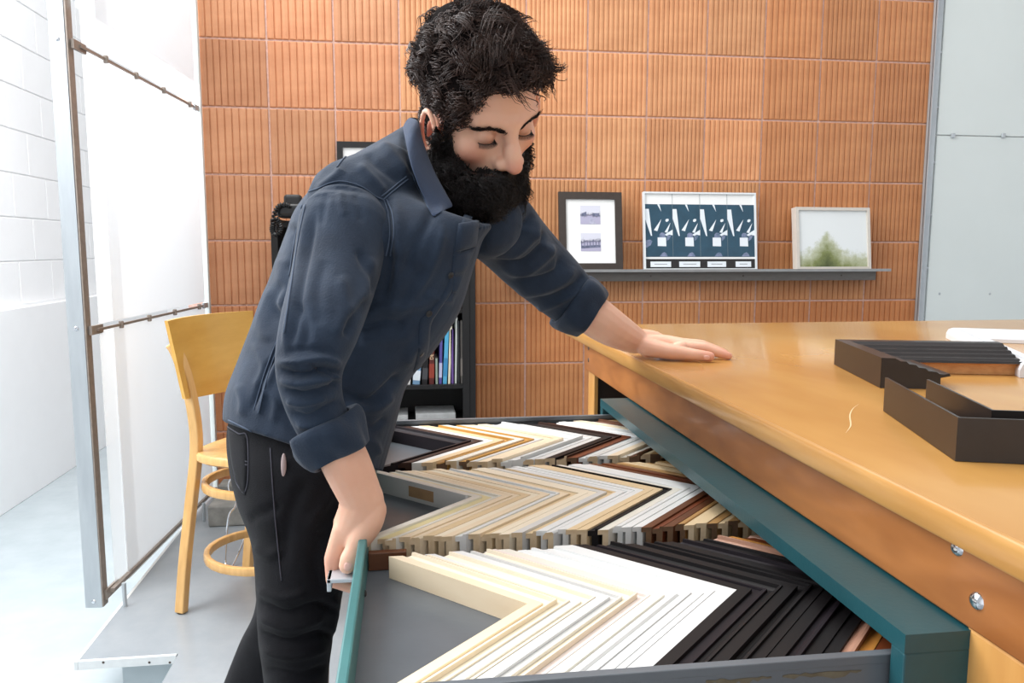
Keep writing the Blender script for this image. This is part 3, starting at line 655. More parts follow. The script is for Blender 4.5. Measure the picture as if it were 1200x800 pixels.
def row(keys, xend, yc, half, pitch, h, rowname, kinds, zj=.0015, seed=0, ylo=None, yhi=None, pitches=None):
    rnd = random.Random(seed); cnt = {}; x = xend+half
    for i, k in enumerate(keys):
        p = pitches[i] if pitches else pitch; x += p
        hh = h+rnd.uniform(-zj, zj)
        o = sample(x, yc, half+rnd.uniform(-.004, .004), p, hh, k, kinds[i % len(kinds)], ylo=ylo, yhi=yhi)
        n_ = cnt.get(k, 0); cnt[k] = n_+1
        recenter(o)
        tag(o, '%s corner sample, %s of its colour from the left, %s drawer row' % (nice(k), ordn(n_), rowname), 'frame sample', 'frame corner samples in the %s row' % rowname)
        if i == 0: first = o
    return first
HS = .0265
k1 = ['plum_black', 'dark_walnut', 'white', 'light_oak', 'gold', 'offwhite', 'gold', 'pale_grey', 'natural_maple', 'natural_maple', 'white', 'white', 'white', 'pale_grey', 'black', 'dark_walnut', 'red_brown', 'white', 'pale_grey', 'white', 'natural_maple', 'offwhite', 'walnut', 'light_oak', 'oak', 'rose_wood', 'dark_walnut', 'light_oak', 'natural_maple']
row(k1, -.046, 1.374, .132, .0182, HS, 'farthest', [3, 2, 4, 0, 3, 0, 1, 2, 0, 0, 1], seed=1, pitches=[.026, .024]+[.0182]*27)
k2 = ['offwhite', 'yellow', 'offwhite', 'natural_maple', 'natural_maple', 'light_oak', 'cream', 'natural_maple', 'white', 'natural_maple', 'light_oak', 'cream', 'cream', 'pale_grey', 'light_oak', 'white', 'white', 'white', 'light_oak', 'light_oak', 'black', 'offwhite', 'white', 'white', 'white', 'walnut', 'red_brown', 'walnut', 'oak', 'light_oak', 'light_oak', 'oak', 'light_oak', 'oak', 'natural_maple', 'cream', 'lilac', 'dark_walnut']
row(k2, -.056, 1.055, .143, .0138, HS, 'middle', [0, 0, 1, 0, 2, 0], seed=2)
k3 = ['natural_maple', 'cream', 'cream', 'white', 'cream', 'white', 'pale_grey', 'cream', 'pinkish_white', 'offwhite', 'white', 'white', 'white', 'white', 'white', 'black', 'plum_black', 'black', 'black', 'black', 'black', 'black', 'plum_black', 'black', 'black', 'rose_wood', 'honey', 'red_brown', 'rose_wood', 'black', 'walnut', 'gold']
row(k3, -.024, .722, .137, .0141, HS, 'nearest', [4, 3, 1, 4, 3, 4, 1, 3, 1, 4, 2, 1, 4, 1, 4, 0, 1, 3], seed=3, ylo=DY0+.0105,
    pitches=[.016, .014, .013, .0115, .0145, .0145, .013, .0150, .0135, .0150, .0150, .013, .013, .012, .023]+[.0165]*17)
o = MB().box((-.048, .882, .8578), (-.004, .892, .879)).build('wooden_strip', SM['walnut'], bevel=.001); recenter(o); tag(o, 'short brown wooden strip at the drawer front between nearest and middle rows', 'strip')
# grey inner face with brown tape on the first sample of the middle row, raw patch in the far-left black corner
ts = thing('backing_corner', 'grey white deep corner with brown tape inside, left end of the middle row', 'frame sample', (.05, 1.09, .8578), 'frame corner samples in the middle row')
q = MB(); 
V = []
for y in (1.057, 1.195):
    for dx, z in ((-.0005, .8578), (-.0005, .887), (-.004, .887), (-.004, .8578)): V.append((.0860-abs(y-1.055)+dx-.002, y, z))
q.add(V, [(0, 1, 5, 4), (1, 2, 6, 5), (2, 3, 7, 6), (3, 0, 4, 7), (0, 3, 2, 1), (4, 5, 6, 7)]); q.build('corner_arm', SM['pale_grey'], ts)
V = []
for y in (1.10, 1.135):
    for z in (.864, .880): V.append((.0860-abs(y-1.055)-.0067, y, z)); V.append((.0860-abs(y-1.055)-.0062, y, z))
MB().add(V, [(0, 2, 6, 4), (1, 5, 7, 3), (0, 1, 3, 2), (4, 6, 7, 5), (0, 4, 5, 1), (2, 3, 7, 6)]).build('tape_label', M['tape'], ts); settle(ts)

# ================================================================== FRAME PIECES ON THE TABLE
BF = mat('dark_bronze_moulding', (38, 31, 29), .38, rgb2=(31, 25, 24), nscale=20, coat=.15)
RAWP = mat('raw_pine_underside', (222, 168, 110), .6, rgb2=(200, 144, 88), nscale=12, stretch=(3, 12, 12))
Z = TT+.0005
def corner_piece(name, lab, apex, d1, L1, d2, L2, prof, mats, pidx, cat='frame sample', group=None, cut1=0, cut2=0):
    """prof: list of (inward offset, z); apex: outer corner; two arms along unit d1, d2 (perpendicular)"""
    apex = np.array(apex, float); d1 = np.array(d1, float); d2 = np.array(d2, float); t = thing(name, lab, cat, tuple(apex), group)
    n = len(prof)
    for (d, e, L_, nm) in ((d1, d2, L1, 'arm'), (d2, d1, L2, 'arm')):
        V = []
        for s in (0, 1):
            for (w, z) in prof:
                V.append(apex+e*w+d*(w if s == 0 else L_)+np.array([0, 0, z]))
        F = [(i, (i+1) % n, n+(i+1) % n, n+i) for i in range(n)]+[tuple(range(n))[::-1], tuple(range(n, 2*n))]
        mb = MB(); mb.add(V, F); mb.I = [pidx[i] for i in range(n)]+[0, 0]; d_r = d is d1
        mb.build(nm, mats, t)
    settle(t); return t
ang = math.radians(-8)
ex = np.array([math.cos(ang), math.sin(ang), 0]); ey = np.array([math.sin(ang), -math.cos(ang), 0])
pr = [(0, 0), (0, .046), (.020, .0455), (.028, .041), (.036, .041), (.040, .037), (.050, .036), (.054, .032), (.064, .031), (.068, .027), (.080, .026), (.084, .023), (.092, .0225), (.098, .024), (.100, .020), (.086, .017), (.086, 0)]
A0 = (.7695, 1.315, Z); dA2 = np.array([-.235, -.9, 0]); dA2 /= np.linalg.norm(dA2); dA1 = np.array([-dA2[1], dA2[0], 0])
corner_piece('frame_corner_piece', 'wide ridged dark brown frame corner with raw wood underside, on the table', A0, dA1, .275, dA2, .243, pr, [BF, RAWP], [0]*14+[1, 1, 1], group=None)
# deep channel corner
pb = [(0, 0), (0, .044), (.003, .044), (.003, .004), (.050, .004), (.050, .043), (.053, .043), (.053, 0)]
B0 = np.array([.5375, .690, Z]); e1 = np.array([.075, .235, 0]); e1 /= np.linalg.norm(e1)
e2 = np.array([e1[1], -e1[0], 0])
corner_piece('deep_frame_corner', 'deep dark brown channel frame corner at the near edge of the tabletop', B0, e1, .245, e2, .42, pb, [BF, BF], [0]*8)
pc = [(0, 0), (0, .012), (.004, .022), (.012, .026), (.022, .025), (.028, .018), (.040, .012), (.052, .010), (.058, .013), (.064, .013), (.068, .008), (.068, 0)]
WP = mat('white_ornate_moulding', (214, 215, 219), .35, noise=.02, nscale=20)
c0 = onz(1109, 386, Z+.02); c0[2] = Z; c1 = np.array([-.445, -.895, 0]); c1 /= np.linalg.norm(c1)
corner_piece('white_frame_corner', 'white moulded frame corner behind the dark ridged piece on the table', c0, (-c1[1]*1.0, c1[0]*1.0, 0), .50, c1, .60, pc, [WP, WP], [0]*12)

# ================================================================== THE MAN
random.seed(4); RNG = np.random.default_rng(7)
man = thing('person', 'bearded man in slate blue shirt and black jeans leaning over the open drawer', 'person', (-.33, 1.15, 0))

# ---- head frame: right, forward, up (world directions) and origin between the ears
hr = np.array([-.895, -.35, -.25]); hf = np.array([.44, -.64, -.63])
hf /= np.linalg.norm(hf); hr -= hf*np.dot(hr, hf); hr /= np.linalg.norm(hr); hu = np.cross(hr, hf)
HO = at(558, 127, 1.18)
def HW(P):                                          # head coordinates (left, forward, up) -> world
    P = np.atleast_2d(np.array(P, float)); return HO - P[:, :1]*hr + P[:, 1:2]*hf + P[:, 2:3]*hu

def surface_nets(D, org, h):
    S = D < 0; c = S[:-1, :-1, :-1]; act = np.zeros(c.shape, int)
    for i in (0, 1):
        for j in (0, 1):
            for k in (0, 1): act += S[i:S.shape[0]-1+i, j:S.shape[1]-1+j, k:S.shape[2]-1+k]
    mask = (act > 0) & (act < 8); idx = -np.ones(c.shape, int); I = np.argwhere(mask); idx[mask] = np.arange(len(I))
    acc = np.zeros((len(I), 3)); cnt = np.zeros(len(I))
    cor = [(i, j, k) for i in (0, 1) for j in (0, 1) for k in (0, 1)]
    for a in cor:
        for ax in range(3):
            if a[ax]: continue
            b = list(a); b[ax] = 1
            da = D[I[:, 0]+a[0], I[:, 1]+a[1], I[:, 2]+a[2]]; db = D[I[:, 0]+b[0], I[:, 1]+b[1], I[:, 2]+b[2]]
            x = (da < 0) != (db < 0); t = np.where(x, da/(da-db+1e-12), 0)
            p = np.array(a, float)[None]+np.eye(3)[ax][None]*t[:, None]
            acc += p*x[:, None]; cnt += x
    V = (I+acc/cnt[:, None])*h+org
    F = []
    for ax in range(3):
        u, v = [(1, 2), (2, 0), (0, 1)][ax]
        sl0 = [slice(1, -1)]*3; sl0[ax] = slice(0, -1); sl1 = list(sl0); sl1[ax] = slice(1, None)
        A_ = S[tuple(sl0)]; B_ = S[tuple(sl1)]; E = np.argwhere(A_ != B_)
        off = np.ones(3, int); off[ax] = 0; E2 = E+off; sg = A_[tuple(E.T)]
        eu = np.eye(3, dtype=int)[u]; ev = np.eye(3, dtype=int)[v]
        q = [idx[tuple((E2-d).T)] for d in (0*eu, eu, eu+ev, ev)]
        Q = np.stack(q, 1); Q[~sg] = Q[~sg][:, ::-1]; F.append(Q)
    F = np.concatenate(F); F = F[(F >= 0).all(1)]
    return V, F
def mesh_np(V, F):
    V = np.asarray(V, np.float32); F = np.asarray(F, np.int32); k = F.shape[1]
    me = bpy.data.meshes.new('m'); me.vertices.add(len(V)); me.vertices.foreach_set('co', V.ravel())
    me.loops.add(F.size); me.loops.foreach_set('vertex_index', F.ravel())
    me.polygons.add(len(F)); me.polygons.foreach_set('loop_start', np.arange(0, F.size, k, dtype=np.int32)); me.update(calc_edges=True); return me
def get_v(me):
    a = np.empty(len(me.vertices)*3, np.float32); me.vertices.foreach_get('co', a); return a.reshape(-1, 3).astype(float)
def get_n(me):
    a = np.empty(len(me.vertices)*3, np.float32); me.vertices.foreach_get('normal', a); return a.reshape(-1, 3).astype(float)
def set_v(me, V): me.vertices.foreach_set('co', np.asarray(V, np.float32).ravel()); me.update()
def remesh(parts, vox, smooth=6, fac=.5):
    """union of closed overlapping pieces -> one continuous smooth mesh"""
    bm = bmesh.new()
    for me in parts: bm.from_mesh(me)
    me = bpy.data.meshes.new('m'); bm.to_mesh(me); bm.free(); o = bpy.data.objects.new('tmp', me); COL.objects.link(o)
    md = o.modifiers.new('r', 'REMESH'); md.mode = 'VOXEL'; md.voxel_size = vox; md.adaptivity = 0
    if smooth: ms = o.modifiers.new('s', 'SMOOTH'); ms.iterations = smooth; ms.factor = fac
    dg = bpy.context.evaluated_depsgraph_get(); r = bpy.data.meshes.new_from_object(o.evaluated_get(dg)); bpy.data.objects.remove(o); return r
def ell(c, r, X=(1, 0, 0), Y=(0, 1, 0), Z_=(0, 0, 1), n=20):
    V = []; F = []; X, Y, Z_ = map(lambda q_: np.array(q_, float), (X, Y, Z_)); c = np.array(c, float)
    for i in range(1, n):
        ph = PI*i/n
        for j in range(2*n): th = PI*j/n; V.append(c+X*r[0]*math.sin(ph)*math.cos(th)+Y*r[1]*math.sin(ph)*math.sin(th)+Z_*r[2]*math.cos(ph))
    V += [c+Z_*r[2], c-Z_*r[2]]; a = len(V)-2; m2 = 2*n
    for i in range(n-2):
        for j in range(m2): F.append((i*m2+j, (i+1)*m2+j, (i+1)*m2+(j+1) % m2, i*m2+(j+1) % m2))
    for j in range(m2): F.append((a, j, (j+1) % m2)); F.append((a+1, (n-2)*m2+(j+1) % m2, (n-2)*m2+j))
    return pyd(V, F)
def limb(P, R, n=16, sub=5, flat=1., up=None):
    """tapered limb with rounded ends"""
    P = np.array(P, float); R = np.array(R, float); Q = smoothpath(np.c_[P, R], sub); P, R = Q[:, :3], Q[:, 3]
    d0 = P[0]-P[1]; d0 /= np.linalg.norm(d0); d1 = P[-1]-P[-2]; d1 /= np.linalg.norm(d1); A = []; B = []
    for a in (.98, .85, .6, .3): A.append((P[0]+d0*R[0]*a, R[0]*math.sqrt(1-a*a)))
    for a in (.3, .6, .85, .98): B.append((P[-1]+d1*R[-1]*a, R[-1]*math.sqrt(1-a*a)))
    PP = np.array([a[0] for a in A]+list(P)+[b[0] for b in B]); RR = np.array([a[1] for a in A]+list(R)+[b[1] for b in B])
    V, F = tube_vf(PP, RR, n, flat, False, up); return pyd(V, F)
def loft(rings, n=40, sub=5, power=2.3):
    """rings: (centre, axis u, half u, axis v, half v)"""
    A = np.array([np.concatenate([c, np.array(u)*hu_, np.array(v)*hv_]) for c, u, hu_, v, hv_ in rings]); A = smoothpath(A, sub); V = []
    for q in A:
        c, u, v = q[:3], q[3:6], q[6:]
        for j in range(n):
            th = 2*PI*j/n; ct, st_ = math.cos(th), math.sin(th); e = 2/power
            V.append(c+u*math.copysign(abs(ct)**e, ct)+v*math.copysign(abs(st_)**e, st_))
    K = len(A); F = [(i*n+j, i*n+(j+1) % n, (i+1)*n+(j+1) % n, (i+1)*n+j) for i in range(K-1) for j in range(n)]
    F += [tuple(range(n))[::-1], tuple(range((K-1)*n, K*n))]; return pyd(V, F)

# ---- head as a signed distance field
def build_head():
    h = .002; org = np.array([-.1, -.135, -.165]); dims = (100, 145, 160)
    g = [org[i]+h*np.arange(dims[i]) for i in range(3)]; L_, F_, U_ = np.meshgrid(*g, indexing='ij')
    def el(c, r): 
        k = np.sqrt(((L_-c[0])/r[0])**2+((F_-c[1])/r[1])**2+((U_-c[2])/r[2])**2); return (k-1)*min(r)*1.0 if max(r)/min(r) < 1.4 else (k-1)*(sum(r)/3)*.8
    def cap(a, b, ra, rb=None):
        rb = ra if rb is None else rb; a = np.array(a); b = np.array(b); d = b-a; dd = d@d
        t = np.clip(((L_-a[0])*d[0]+(F_-a[1])*d[1]+(U_-a[2])*d[2])/dd, 0, 1)
        return np.sqrt((L_-a[0]-t*d[0])**2+(F_-a[1]-t*d[1])**2+(U_-a[2]-t*d[2])**2)-(ra+(rb-ra)*t)
    def su(a, b, k): hh = np.clip(.5+.5*(b-a)/k, 0, 1); return b*(1-hh)+a*hh-k*hh*(1-hh)
    def ss(a, b, k): hh = np.clip(.5-.5*(a+b)/k, 0, 1); return a*(1-hh)-b*hh+k*hh*(1-hh)
    D = el((0, -.012, .048), (.075, .098, .086))
    D = su(D, el((0, .036, .045), (.062, .052, .056)), .02)                 # forehead
    D = su(D, el((0, .028, -.025), (.060, .062, .080)), .03)                # face block
    D = su(D, el((0, .062, -.088), (.032, .030, .026)), .03)                # chin
    for s in (-1, 1):
        D = su(D, el((s*.050, .004, -.062), (.016, .026, .026)), .03)       # jaw angle
        D = su(D, el((s*.046, .058, -.016), (.021, .024, .019)), .022)      # cheekbone
        D = su(D, cap((s*.012, .0905, .034), (s*.046, .077, .036), .0085, .007), .016)   # brow ridge
        D = su(D, cap((s*.056, .045, .02), (s*.060, .02, -.008), .010), .02)
    D = su(D, cap((0, .078, -.045), (0, .082, -.07), .026, .022), .025)     # muzzle
    for s in (-1, 1): D = ss(D, el((s*.032, .096, .013), (.0195, .0165, .0135)), .013)
    D = su(D, cap((0, .091, .030), (0, .110, -.010), .0085, .0105), .012)
    D = su(D, cap((0, .108, -.006), (0, .1175, -.023), .0115, .0125), .007)    # nose tip
    for s in (-1, 1):
        D = su(D, el((s*.0150, .1035, -.026), (.0088, .0115, .0092)), .006)
        D = ss(D, el((s*.0075, .108, -.0385), (.0042, .0068, .005)), .003)
        eb = np.sqrt((L_-s*.032)**2+(F_-.0765)**2+(U_-.013)**2)-.0132       # eyeball + closed-down lid
        lid = np.sqrt((L_-s*.032)**2+(F_-.0765)**2+(U_-.013)**2)-.0148
        lid = np.maximum(lid, -(U_-.0062+(F_-.0765)*.12))                   # upper lid covers most of the ball
        low = np.sqrt((L_-s*.032)**2+(F_-.0765)**2+(U_-.013)**2)-.0145
        low = np.maximum(low, (U_-.0035))
        D = su(D, eb, .003); D = su(D, lid, .0015); D = su(D, low, .003)
        # ear
        c = np.array([s*.0765, .020, -.010]); out = s*.0125
        pts = []
        for k in range(15):
            th = math.radians(-25+k*270/14); rf, ru = .018, .0345
            pts.append(c+np.array([out*(.8+.5*math.sin(th*.5+.3)), rf*math.cos(th)-.003*math.sin(th), ru*math.sin(th)*1.0]))
        for a, b in zip(pts[:-1], pts[1:]): D = su(D, cap(a, b, .0036), .003)
        D = su(D, el((c[0]+s*.004, c[1]-.001, c[2]+.002), (.0042, .0155, .029)), .004)
        D = su(D, cap(c+np.array([out*.9, -.006, .014]), c+np.array([out*.9, -.006, -.010]), .003), .004)      # antihelix
        D = su(D, cap(c+np.array([out*.6, .002, -.026]), c+np.array([out*.6, .005, -.032]), .0062, .006), .004)    # lobe
        D = su(D, cap(c+np.array([out*.3, .0125, -.004]), c+np.array([out*.6, .012, -.010]), .0036), .004)     # tragus
        D = ss(D, el((c[0]+s*.0085, c[1]+.003, c[2]-.004), (.006, .0075, .0105)), .003)
    D = su(D, cap((0, .080, -.062), (0, .084, -.063), .012), .01)           # lips under the moustache
    D = su(D, cap((0, -.030, -.03), (0, -.052, -.17), .056, .060), .03)     # neck
    for ax in range(3):
        sl = [slice(None)]*3
        for e in (0, 1, -1, -2): sl[ax] = e; D[tuple(sl)] = np.maximum(D[tuple(sl)], h)
    V, F = surface_nets(D, org, h); return V, F
HV, HF = build_head()
head_me = mesh_np(HW(HV), HF)

# ---- joints
SHR, ELR, WRR = at(408, 250, 1.05), at(358, 408, .885), at(425, 586, .925)
SHL, ELL_ = at(552, 245, 1.20), at(648, 328, 1.40)
WRL = np.array([.436, 1.455, 1.053])
PEL, CHE, NEC = at(352, 520, 1.16), at(425, 330, 1.16), at(490, 215, 1.20)
parts = [head_me,
         limb([PEL, at(385, 430, 1.16), CHE, NEC], [.075, .08, .09, .055], flat=1.1),
         limb([NEC+CF*.02, NEC+(HO-NEC)*.45+CF*.035], [.048, .044]),
         limb([NEC, at(440, 250, 1.12), SHR], [.045, .045, .040]), limb([NEC+[0, 0, -.03], at(520, 255, 1.22), SHL], [.045, .045, .040]),
         limb([at(403, 262, 1.02), at(374, 380, .91)], [.034, .030]), limb([at(374, 380, .91), at(364, 430, .89), at(372, 475, .895), at(384, 503, .905), at(403, 537, .912), WRR], [.030, .024, .022, .022, .0275, .0245], flat=1.1),
         limb([SHL, at(590, 276, 1.29), at(622, 304, 1.35), ELL_], [.040, .040, .040, .038]), limb([ELL_, at(676, 354, 1.415), at(710, 380, 1.43), WRL], [.038, .038, .036, .0265], flat=1.0)]
# right hand: hooked over the drawer pull
def wr(px, py, d): return at(px, py, d)
iM = wr(402, 621, .925); fy = np.array([0, .021, 0])
parts += [limb([WRR, (WRR+iM)/2+[.006, 0, 0], iM+[.004, 0, -.004]], [.0255, .0255, .0150], flat=1.0),
          limb([WRR+[0, .012, 0], iM+fy*1.2+[.002, 0, 0]], [.024, .0160]), limb([WRR+[0, .02, 0], iM+fy*2.3+[.002, 0, -.002]], [.022, .0150]),
          limb([wr(433, 598, .925), wr(430, 615, .918), wr(417, 640, .912)], [.0205, .0175, .0120]),
          limb([wr(430, 612, .918), wr(418, 639, .912), wr(410, 655, .908), wr(407, 662, .907)], [.0160, .0118, .0116, .0100]),
          limb([wr(415, 608, .93), wr(424, 622, .925)], [.022, .014])]
for k, (L1, r_) in enumerate(((1.0, .0098), (1.06, .0100), (1.0, .0094), (.85, .0084))):
    b = iM+fy*k*.97+np.array([0, 0, -.002*k])
    p1 = b+np.array([-.0125, .0, -.034])*L1; p2 = p1+np.array([.000, .001, -.027])*L1; p3 = p2+np.array([.022, .003, -.012])*L1
    parts.append(limb([b, p1], [r_*1.32, r_*1.08])); parts.append(limb([p1, p2], [r_*1.08, r_*.96])); parts.append(limb([p2, p3], [r_*.96, r_*.8]))
# left hand: flat on the tabletop
Ft = lambda *a: np.array(a, float)
MC = [Ft(.524, 1.424, 1.043), Ft(.528, 1.446, 1.0445), Ft(.521, 1.467, 1.0425), Ft(.510, 1.486, 1.039)]
TP = [Ft(.603, 1.398, 1.0275), Ft(.613, 1.442, 1.0275), Ft(.600, 1.483, 1.0270), Ft(.572, 1.513, 1.0265)]
for k in range(4):
    r_ = (.0098, .0100, .0095, .0084)[k]
    parts.append(limb([WRL+np.array([.008, -.012+.009*k, -.006]), (WRL+MC[k])/2+[.004, 0, .000], MC[k]], [.0185, .0160, .0132]))
    a, b = MC[k], TP[k]; m1 = a+(b-a)*.46+np.array([0, 0, .0060]); m2 = a+(b-a)*.76+np.array([0, 0, .0025]); e_ = b.copy(); e_[2] = TT+.0075
    parts += [limb([a, m1], [r_*1.30, r_*1.08]), limb([m1, m2], [r_*1.08, r_*.97]), limb([m2, e_], [r_*.97, r_*.78])]
THL = [Ft(.452, 1.428, 1.043), Ft(.492, 1.398, 1.037), Ft(.528, 1.381, 1.0335), Ft(.556, 1.373, 1.0305)]
parts += [limb(THL[:2], [.0190, .0150]), limb(THL[1:3], [.0150, .0112]), limb(THL[2:], [.0112, .0094]), limb([THL[1], MC[0]], [.0125, .0120]), limb([WRL, (WRL+MC[2])/2, MC[2]-[.02, 0, .004]], [.024, .022, .014])]
# legs
HPR, KNR, ANR = at(348, 560, 1.08), at(352, 830, 1.08), onz(340, 1160, .10)
HPL, KNL, ANL = at(365, 555, 1.27), at(338, 712, 1.34), onz(215, 1010, .10)
parts += [limb([PEL, HPR], [.06, .05]), limb([HPR, KNR, ANR], [.045, .038, .030]), limb([PEL, HPL], [.06, .05]), limb([HPL, KNL, ANL], [.045, .026, .024]),
          limb([ANR, ANR+[.13, -.02, -.06]], [.035, .025]), limb([ANL, ANL+[.13, -.02, -.06]], [.035, .025])]
body_me = remesh(parts, .0021, 3, .45)
def skin_material():
    m = mat('skin', (234, 188, 162), .46, rgb2=(224, 172, 146), nscale=9, sss=.18, bump=.12, bscale=700, spec=.35)
    nt = m.node_tree; N = nt.nodes; L = nt.links; base = N['Principled BSDF'].inputs['Base Color']; src = base.links[0].from_socket
    tc = N.new('ShaderNodeTexCoord')
    def blob(c, r, col, k, src):
        d = N.new('ShaderNodeVectorMath'); d.operation = 'DISTANCE'; d.inputs[1].default_value = tuple(c); L.new(tc.outputs['Object'], d.inputs[0])
        mr = N.new('ShaderNodeMapRange'); mr.interpolation_type = 'SMOOTHSTEP'; mr.inputs[1].default_value = r; mr.inputs[2].default_value = 0; mr.inputs[3].default_value = 0; mr.inputs[4].default_value = k; L.new(d.outputs['Value'], mr.inputs[0])
        mx = N.new('ShaderNodeMix'); mx.data_type = 'RGBA'; mx.inputs[7].default_value = s2l(col)+(1,); L.new(mr.outputs[0], mx.inputs[0]); L.new(src, mx.inputs[6]); return mx.outputs[2]
    for c, r, k in (((-.046, .070, -.022), .032, .55), ((.046, .070, -.022), .032, .55), ((0, .120, -.024), .022, .6), ((-.085, .018, -.01), .036, .55), ((.085, .018, -.01), .036, .55)):
        src = blob(HW(c)[0], r, (206, 104, 86), min(1, k*1.25), src)
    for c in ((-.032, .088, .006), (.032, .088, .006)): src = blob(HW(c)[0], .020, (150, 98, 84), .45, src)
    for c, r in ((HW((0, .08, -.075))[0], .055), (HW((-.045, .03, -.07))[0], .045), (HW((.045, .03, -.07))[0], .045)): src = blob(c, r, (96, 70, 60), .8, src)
    for c, r in ((iM+[-.012, .01, -.05], .045), (THL[3], .03), (TP[0], .03), (TP[1], .03)): src = blob(c, r, (214, 130, 112), .45, src)
    L.new(src, base); return m
M['skin'] = skin_material()
body = link('body', body_me, M['skin'], man, True)
bV = get_v(body_me)

# ---- shirt
def sculpt(me, strokes, noise=0, front_only=True, seed=1):
    V = get_v(me); Nn = get_n(me); px, py, z = proj(V); view = (V-CO)/np.linalg.norm(V-CO, axis=1)[:, None]
    facing = np.clip(-(Nn*view).sum(1)*2.2+.25, 0, 1)
    D = np.zeros(len(V))
    for pts, w, a in strokes:
        P = smoothpath(np.array(pts, float), 6) if len(pts) > 2 else np.array(pts, float)
        best = np.full(len(V), 1e9); tt = np.zeros(len(V)); n = len(P)-1
        sel = (px > P[:, 0].min()-4*w) & (px < P[:, 0].max()+4*w) & (py > P[:, 1].min()-4*w) & (py < P[:, 1].max()+4*w)
        X, Y = px[sel], py[sel]; bs = np.full(X.shape, 1e9); ts = np.zeros(X.shape)
        for i in range(n):
            d = P[i+1]-P[i]; t = np.clip(((X-P[i, 0])*d[0]+(Y-P[i, 1])*d[1])/(d@d+1e-9), 0, 1)
            q = (X-P[i, 0]-t*d[0])**2+(Y-P[i, 1]-t*d[1])**2; k = q < bs; bs[k] = q[k]; ts[k] = (i+t[k])/n
        taper = np.clip(np.minimum(ts, 1-ts)*5+.15, 0, 1)
        D[sel] += 1.35*a*.001*np.exp(-bs/(w*w))*taper
    if noise:
        r = np.random.default_rng(seed)
        for k in range(14):
            d = r.normal(size=3); d /= np.linalg.norm(d); f_ = r.uniform(18, 60); ph = r.uniform(0, 6.28); d2 = r.normal(size=3)*r.uniform(4, 12)
            D += noise*.001/(.5+f_/30)*np.sin(V@d*f_+ph+1.3*np.sin(V@d2))
    V2 = V+Nn*(D*np.where(D != 0, facing if front_only else 1, 1))[:, None]
    set_v(me, V2)
def uv(A, B, d, hv, dd=0., tilt=-.06):
    a, b = at(*A, d+dd), at(*B, d-dd); c = (a+b)/2; u = (b-a); hu_ = np.linalg.norm(u)/2; u /= 2*hu_
    v = (c-CO)/np.linalg.norm(c-CO); v = v*math.cos(tilt)-CR*math.sin(tilt); v = v-u*np.dot(u, v)*.0; v /= np.linalg.norm(v); return (c, u, hu_, v, hv)
torso = [uv((263, 494), (449, 553), 1.16, .162, .02), uv((266, 462), (463, 502), 1.16, .156, .02), uv((280, 425), (478, 450), 1.16, .150, .02), uv((299, 377), (512, 408), 1.16, .152, .03),
         uv((318, 328), (538, 366), 1.16, .158, .03), uv((334, 283), (555, 314), 1.16, .165, .04), uv((350, 243), (566, 282), 1.17, .176, .04), uv((380, 208), (576, 262), 1.18, .156, .04),
         uv((413, 182), (546, 262), 1.19, .118, .03), uv((446, 163), (524, 246), 1.205, .080, .02), uv((471, 149), (512, 218), 1.215, .056, .02), uv((480, 144), (506, 204), 1.22, .046, .01)]
tm = loft(torso, 44, 5, 2.25)
shl = limb([at(455, 215, 1.12), at(412, 238, 1.06)], [.055, .060]); shf = limb([at(510, 255, 1.21), at(566, 260, 1.23)], [.050, .060])
t_me = remesh([tm, shl, shf], .0034, 14, .5)
S_t = [([(452, 232), (456, 270), (455, 320), (447, 350)], 5, -7), ([(462, 235), (468, 275), (468, 330), (455, 380)], 7, 4),
       ([(430, 300), (470, 305), (500, 330)], 8, -3), ([(428, 372), (450, 360), (480, 362), (510, 355)], 6, 4), ([(425, 385), (452, 378), (478, 382)], 5, -5), ([(420, 400), (450, 398), (490, 395)], 9, 3),
       ([(510, 235), (500, 262), (480, 300), (462, 340)], 6, -4), ([(520, 262), (512, 300), (492, 340), (465, 372)], 6, 4),
       ([(400, 455), (430, 470), (455, 455), (470, 440)], 5, -6), ([(405, 475), (440, 480), (462, 462)], 6, 5), ([(412, 492), (438, 500), (455, 490)], 4, -4), ([(420, 510), (440, 520), (448, 535)], 5, 4),
       ([(340, 262), (346, 290), (340, 320)], 6, -9), ([(328, 300), (330, 330), (322, 365)], 8, 5), ([(332, 330), (320, 355), (326, 375)], 5, -5), ([(318, 335), (306, 372), (310, 400)], 7, 4),
       ([(296, 400), (308, 430), (300, 455)], 5, 3), ([(325, 395), (308, 440), (295, 480)], 3, -3.5), ([(331, 400), (315, 445), (302, 486)], 3, 3), ([(310, 455), (322, 470), (318, 495)], 5, 3), ([(330, 470), (340, 500), (352, 520)], 6, -3),
       ([(280, 450), (286, 470), (283, 488)], 5, 3), ([(345, 455), (350, 490), (370, 520)], 6, 4),
       ([(445, 165), (462, 185), (476, 205)], 6, 4), ([(430, 180), (452, 200), (470, 215)], 5, -3), ([(420, 190), (440, 212), (450, 226)], 5, 3), ([(400, 195), (392, 205), (370, 222)], 5, 3), ([(474, 152), (478, 180), (486, 205)], 5, -5),
       ([(560, 235), (566, 262), (562, 295)], 6, -5), ([(548, 300), (540, 330), (530, 350)], 6, 3), ([(500, 345), (520, 352), (535, 352)], 5, 3), ([(478, 430), (488, 412), (500, 400)], 6, 4)]
sculpt(t_me, S_t, 2.1)
shirt = link('shirt', t_me, M['shirt'], man, True)
def sleeve(pts, strokes, seed, nm):
    P = [at(a, b, d) for a, b, d, r in pts]; R_ = [r for *_, r in pts]; nz = {'near': 1.7, 'far': 2.6}[nm]
    me = remesh([limb(P, R_, 28, 6)], .0030, 6, .5); sculpt(me, strokes, nz, seed=seed)
    return link('sleeve', me, M['shirt'], shirt, True)
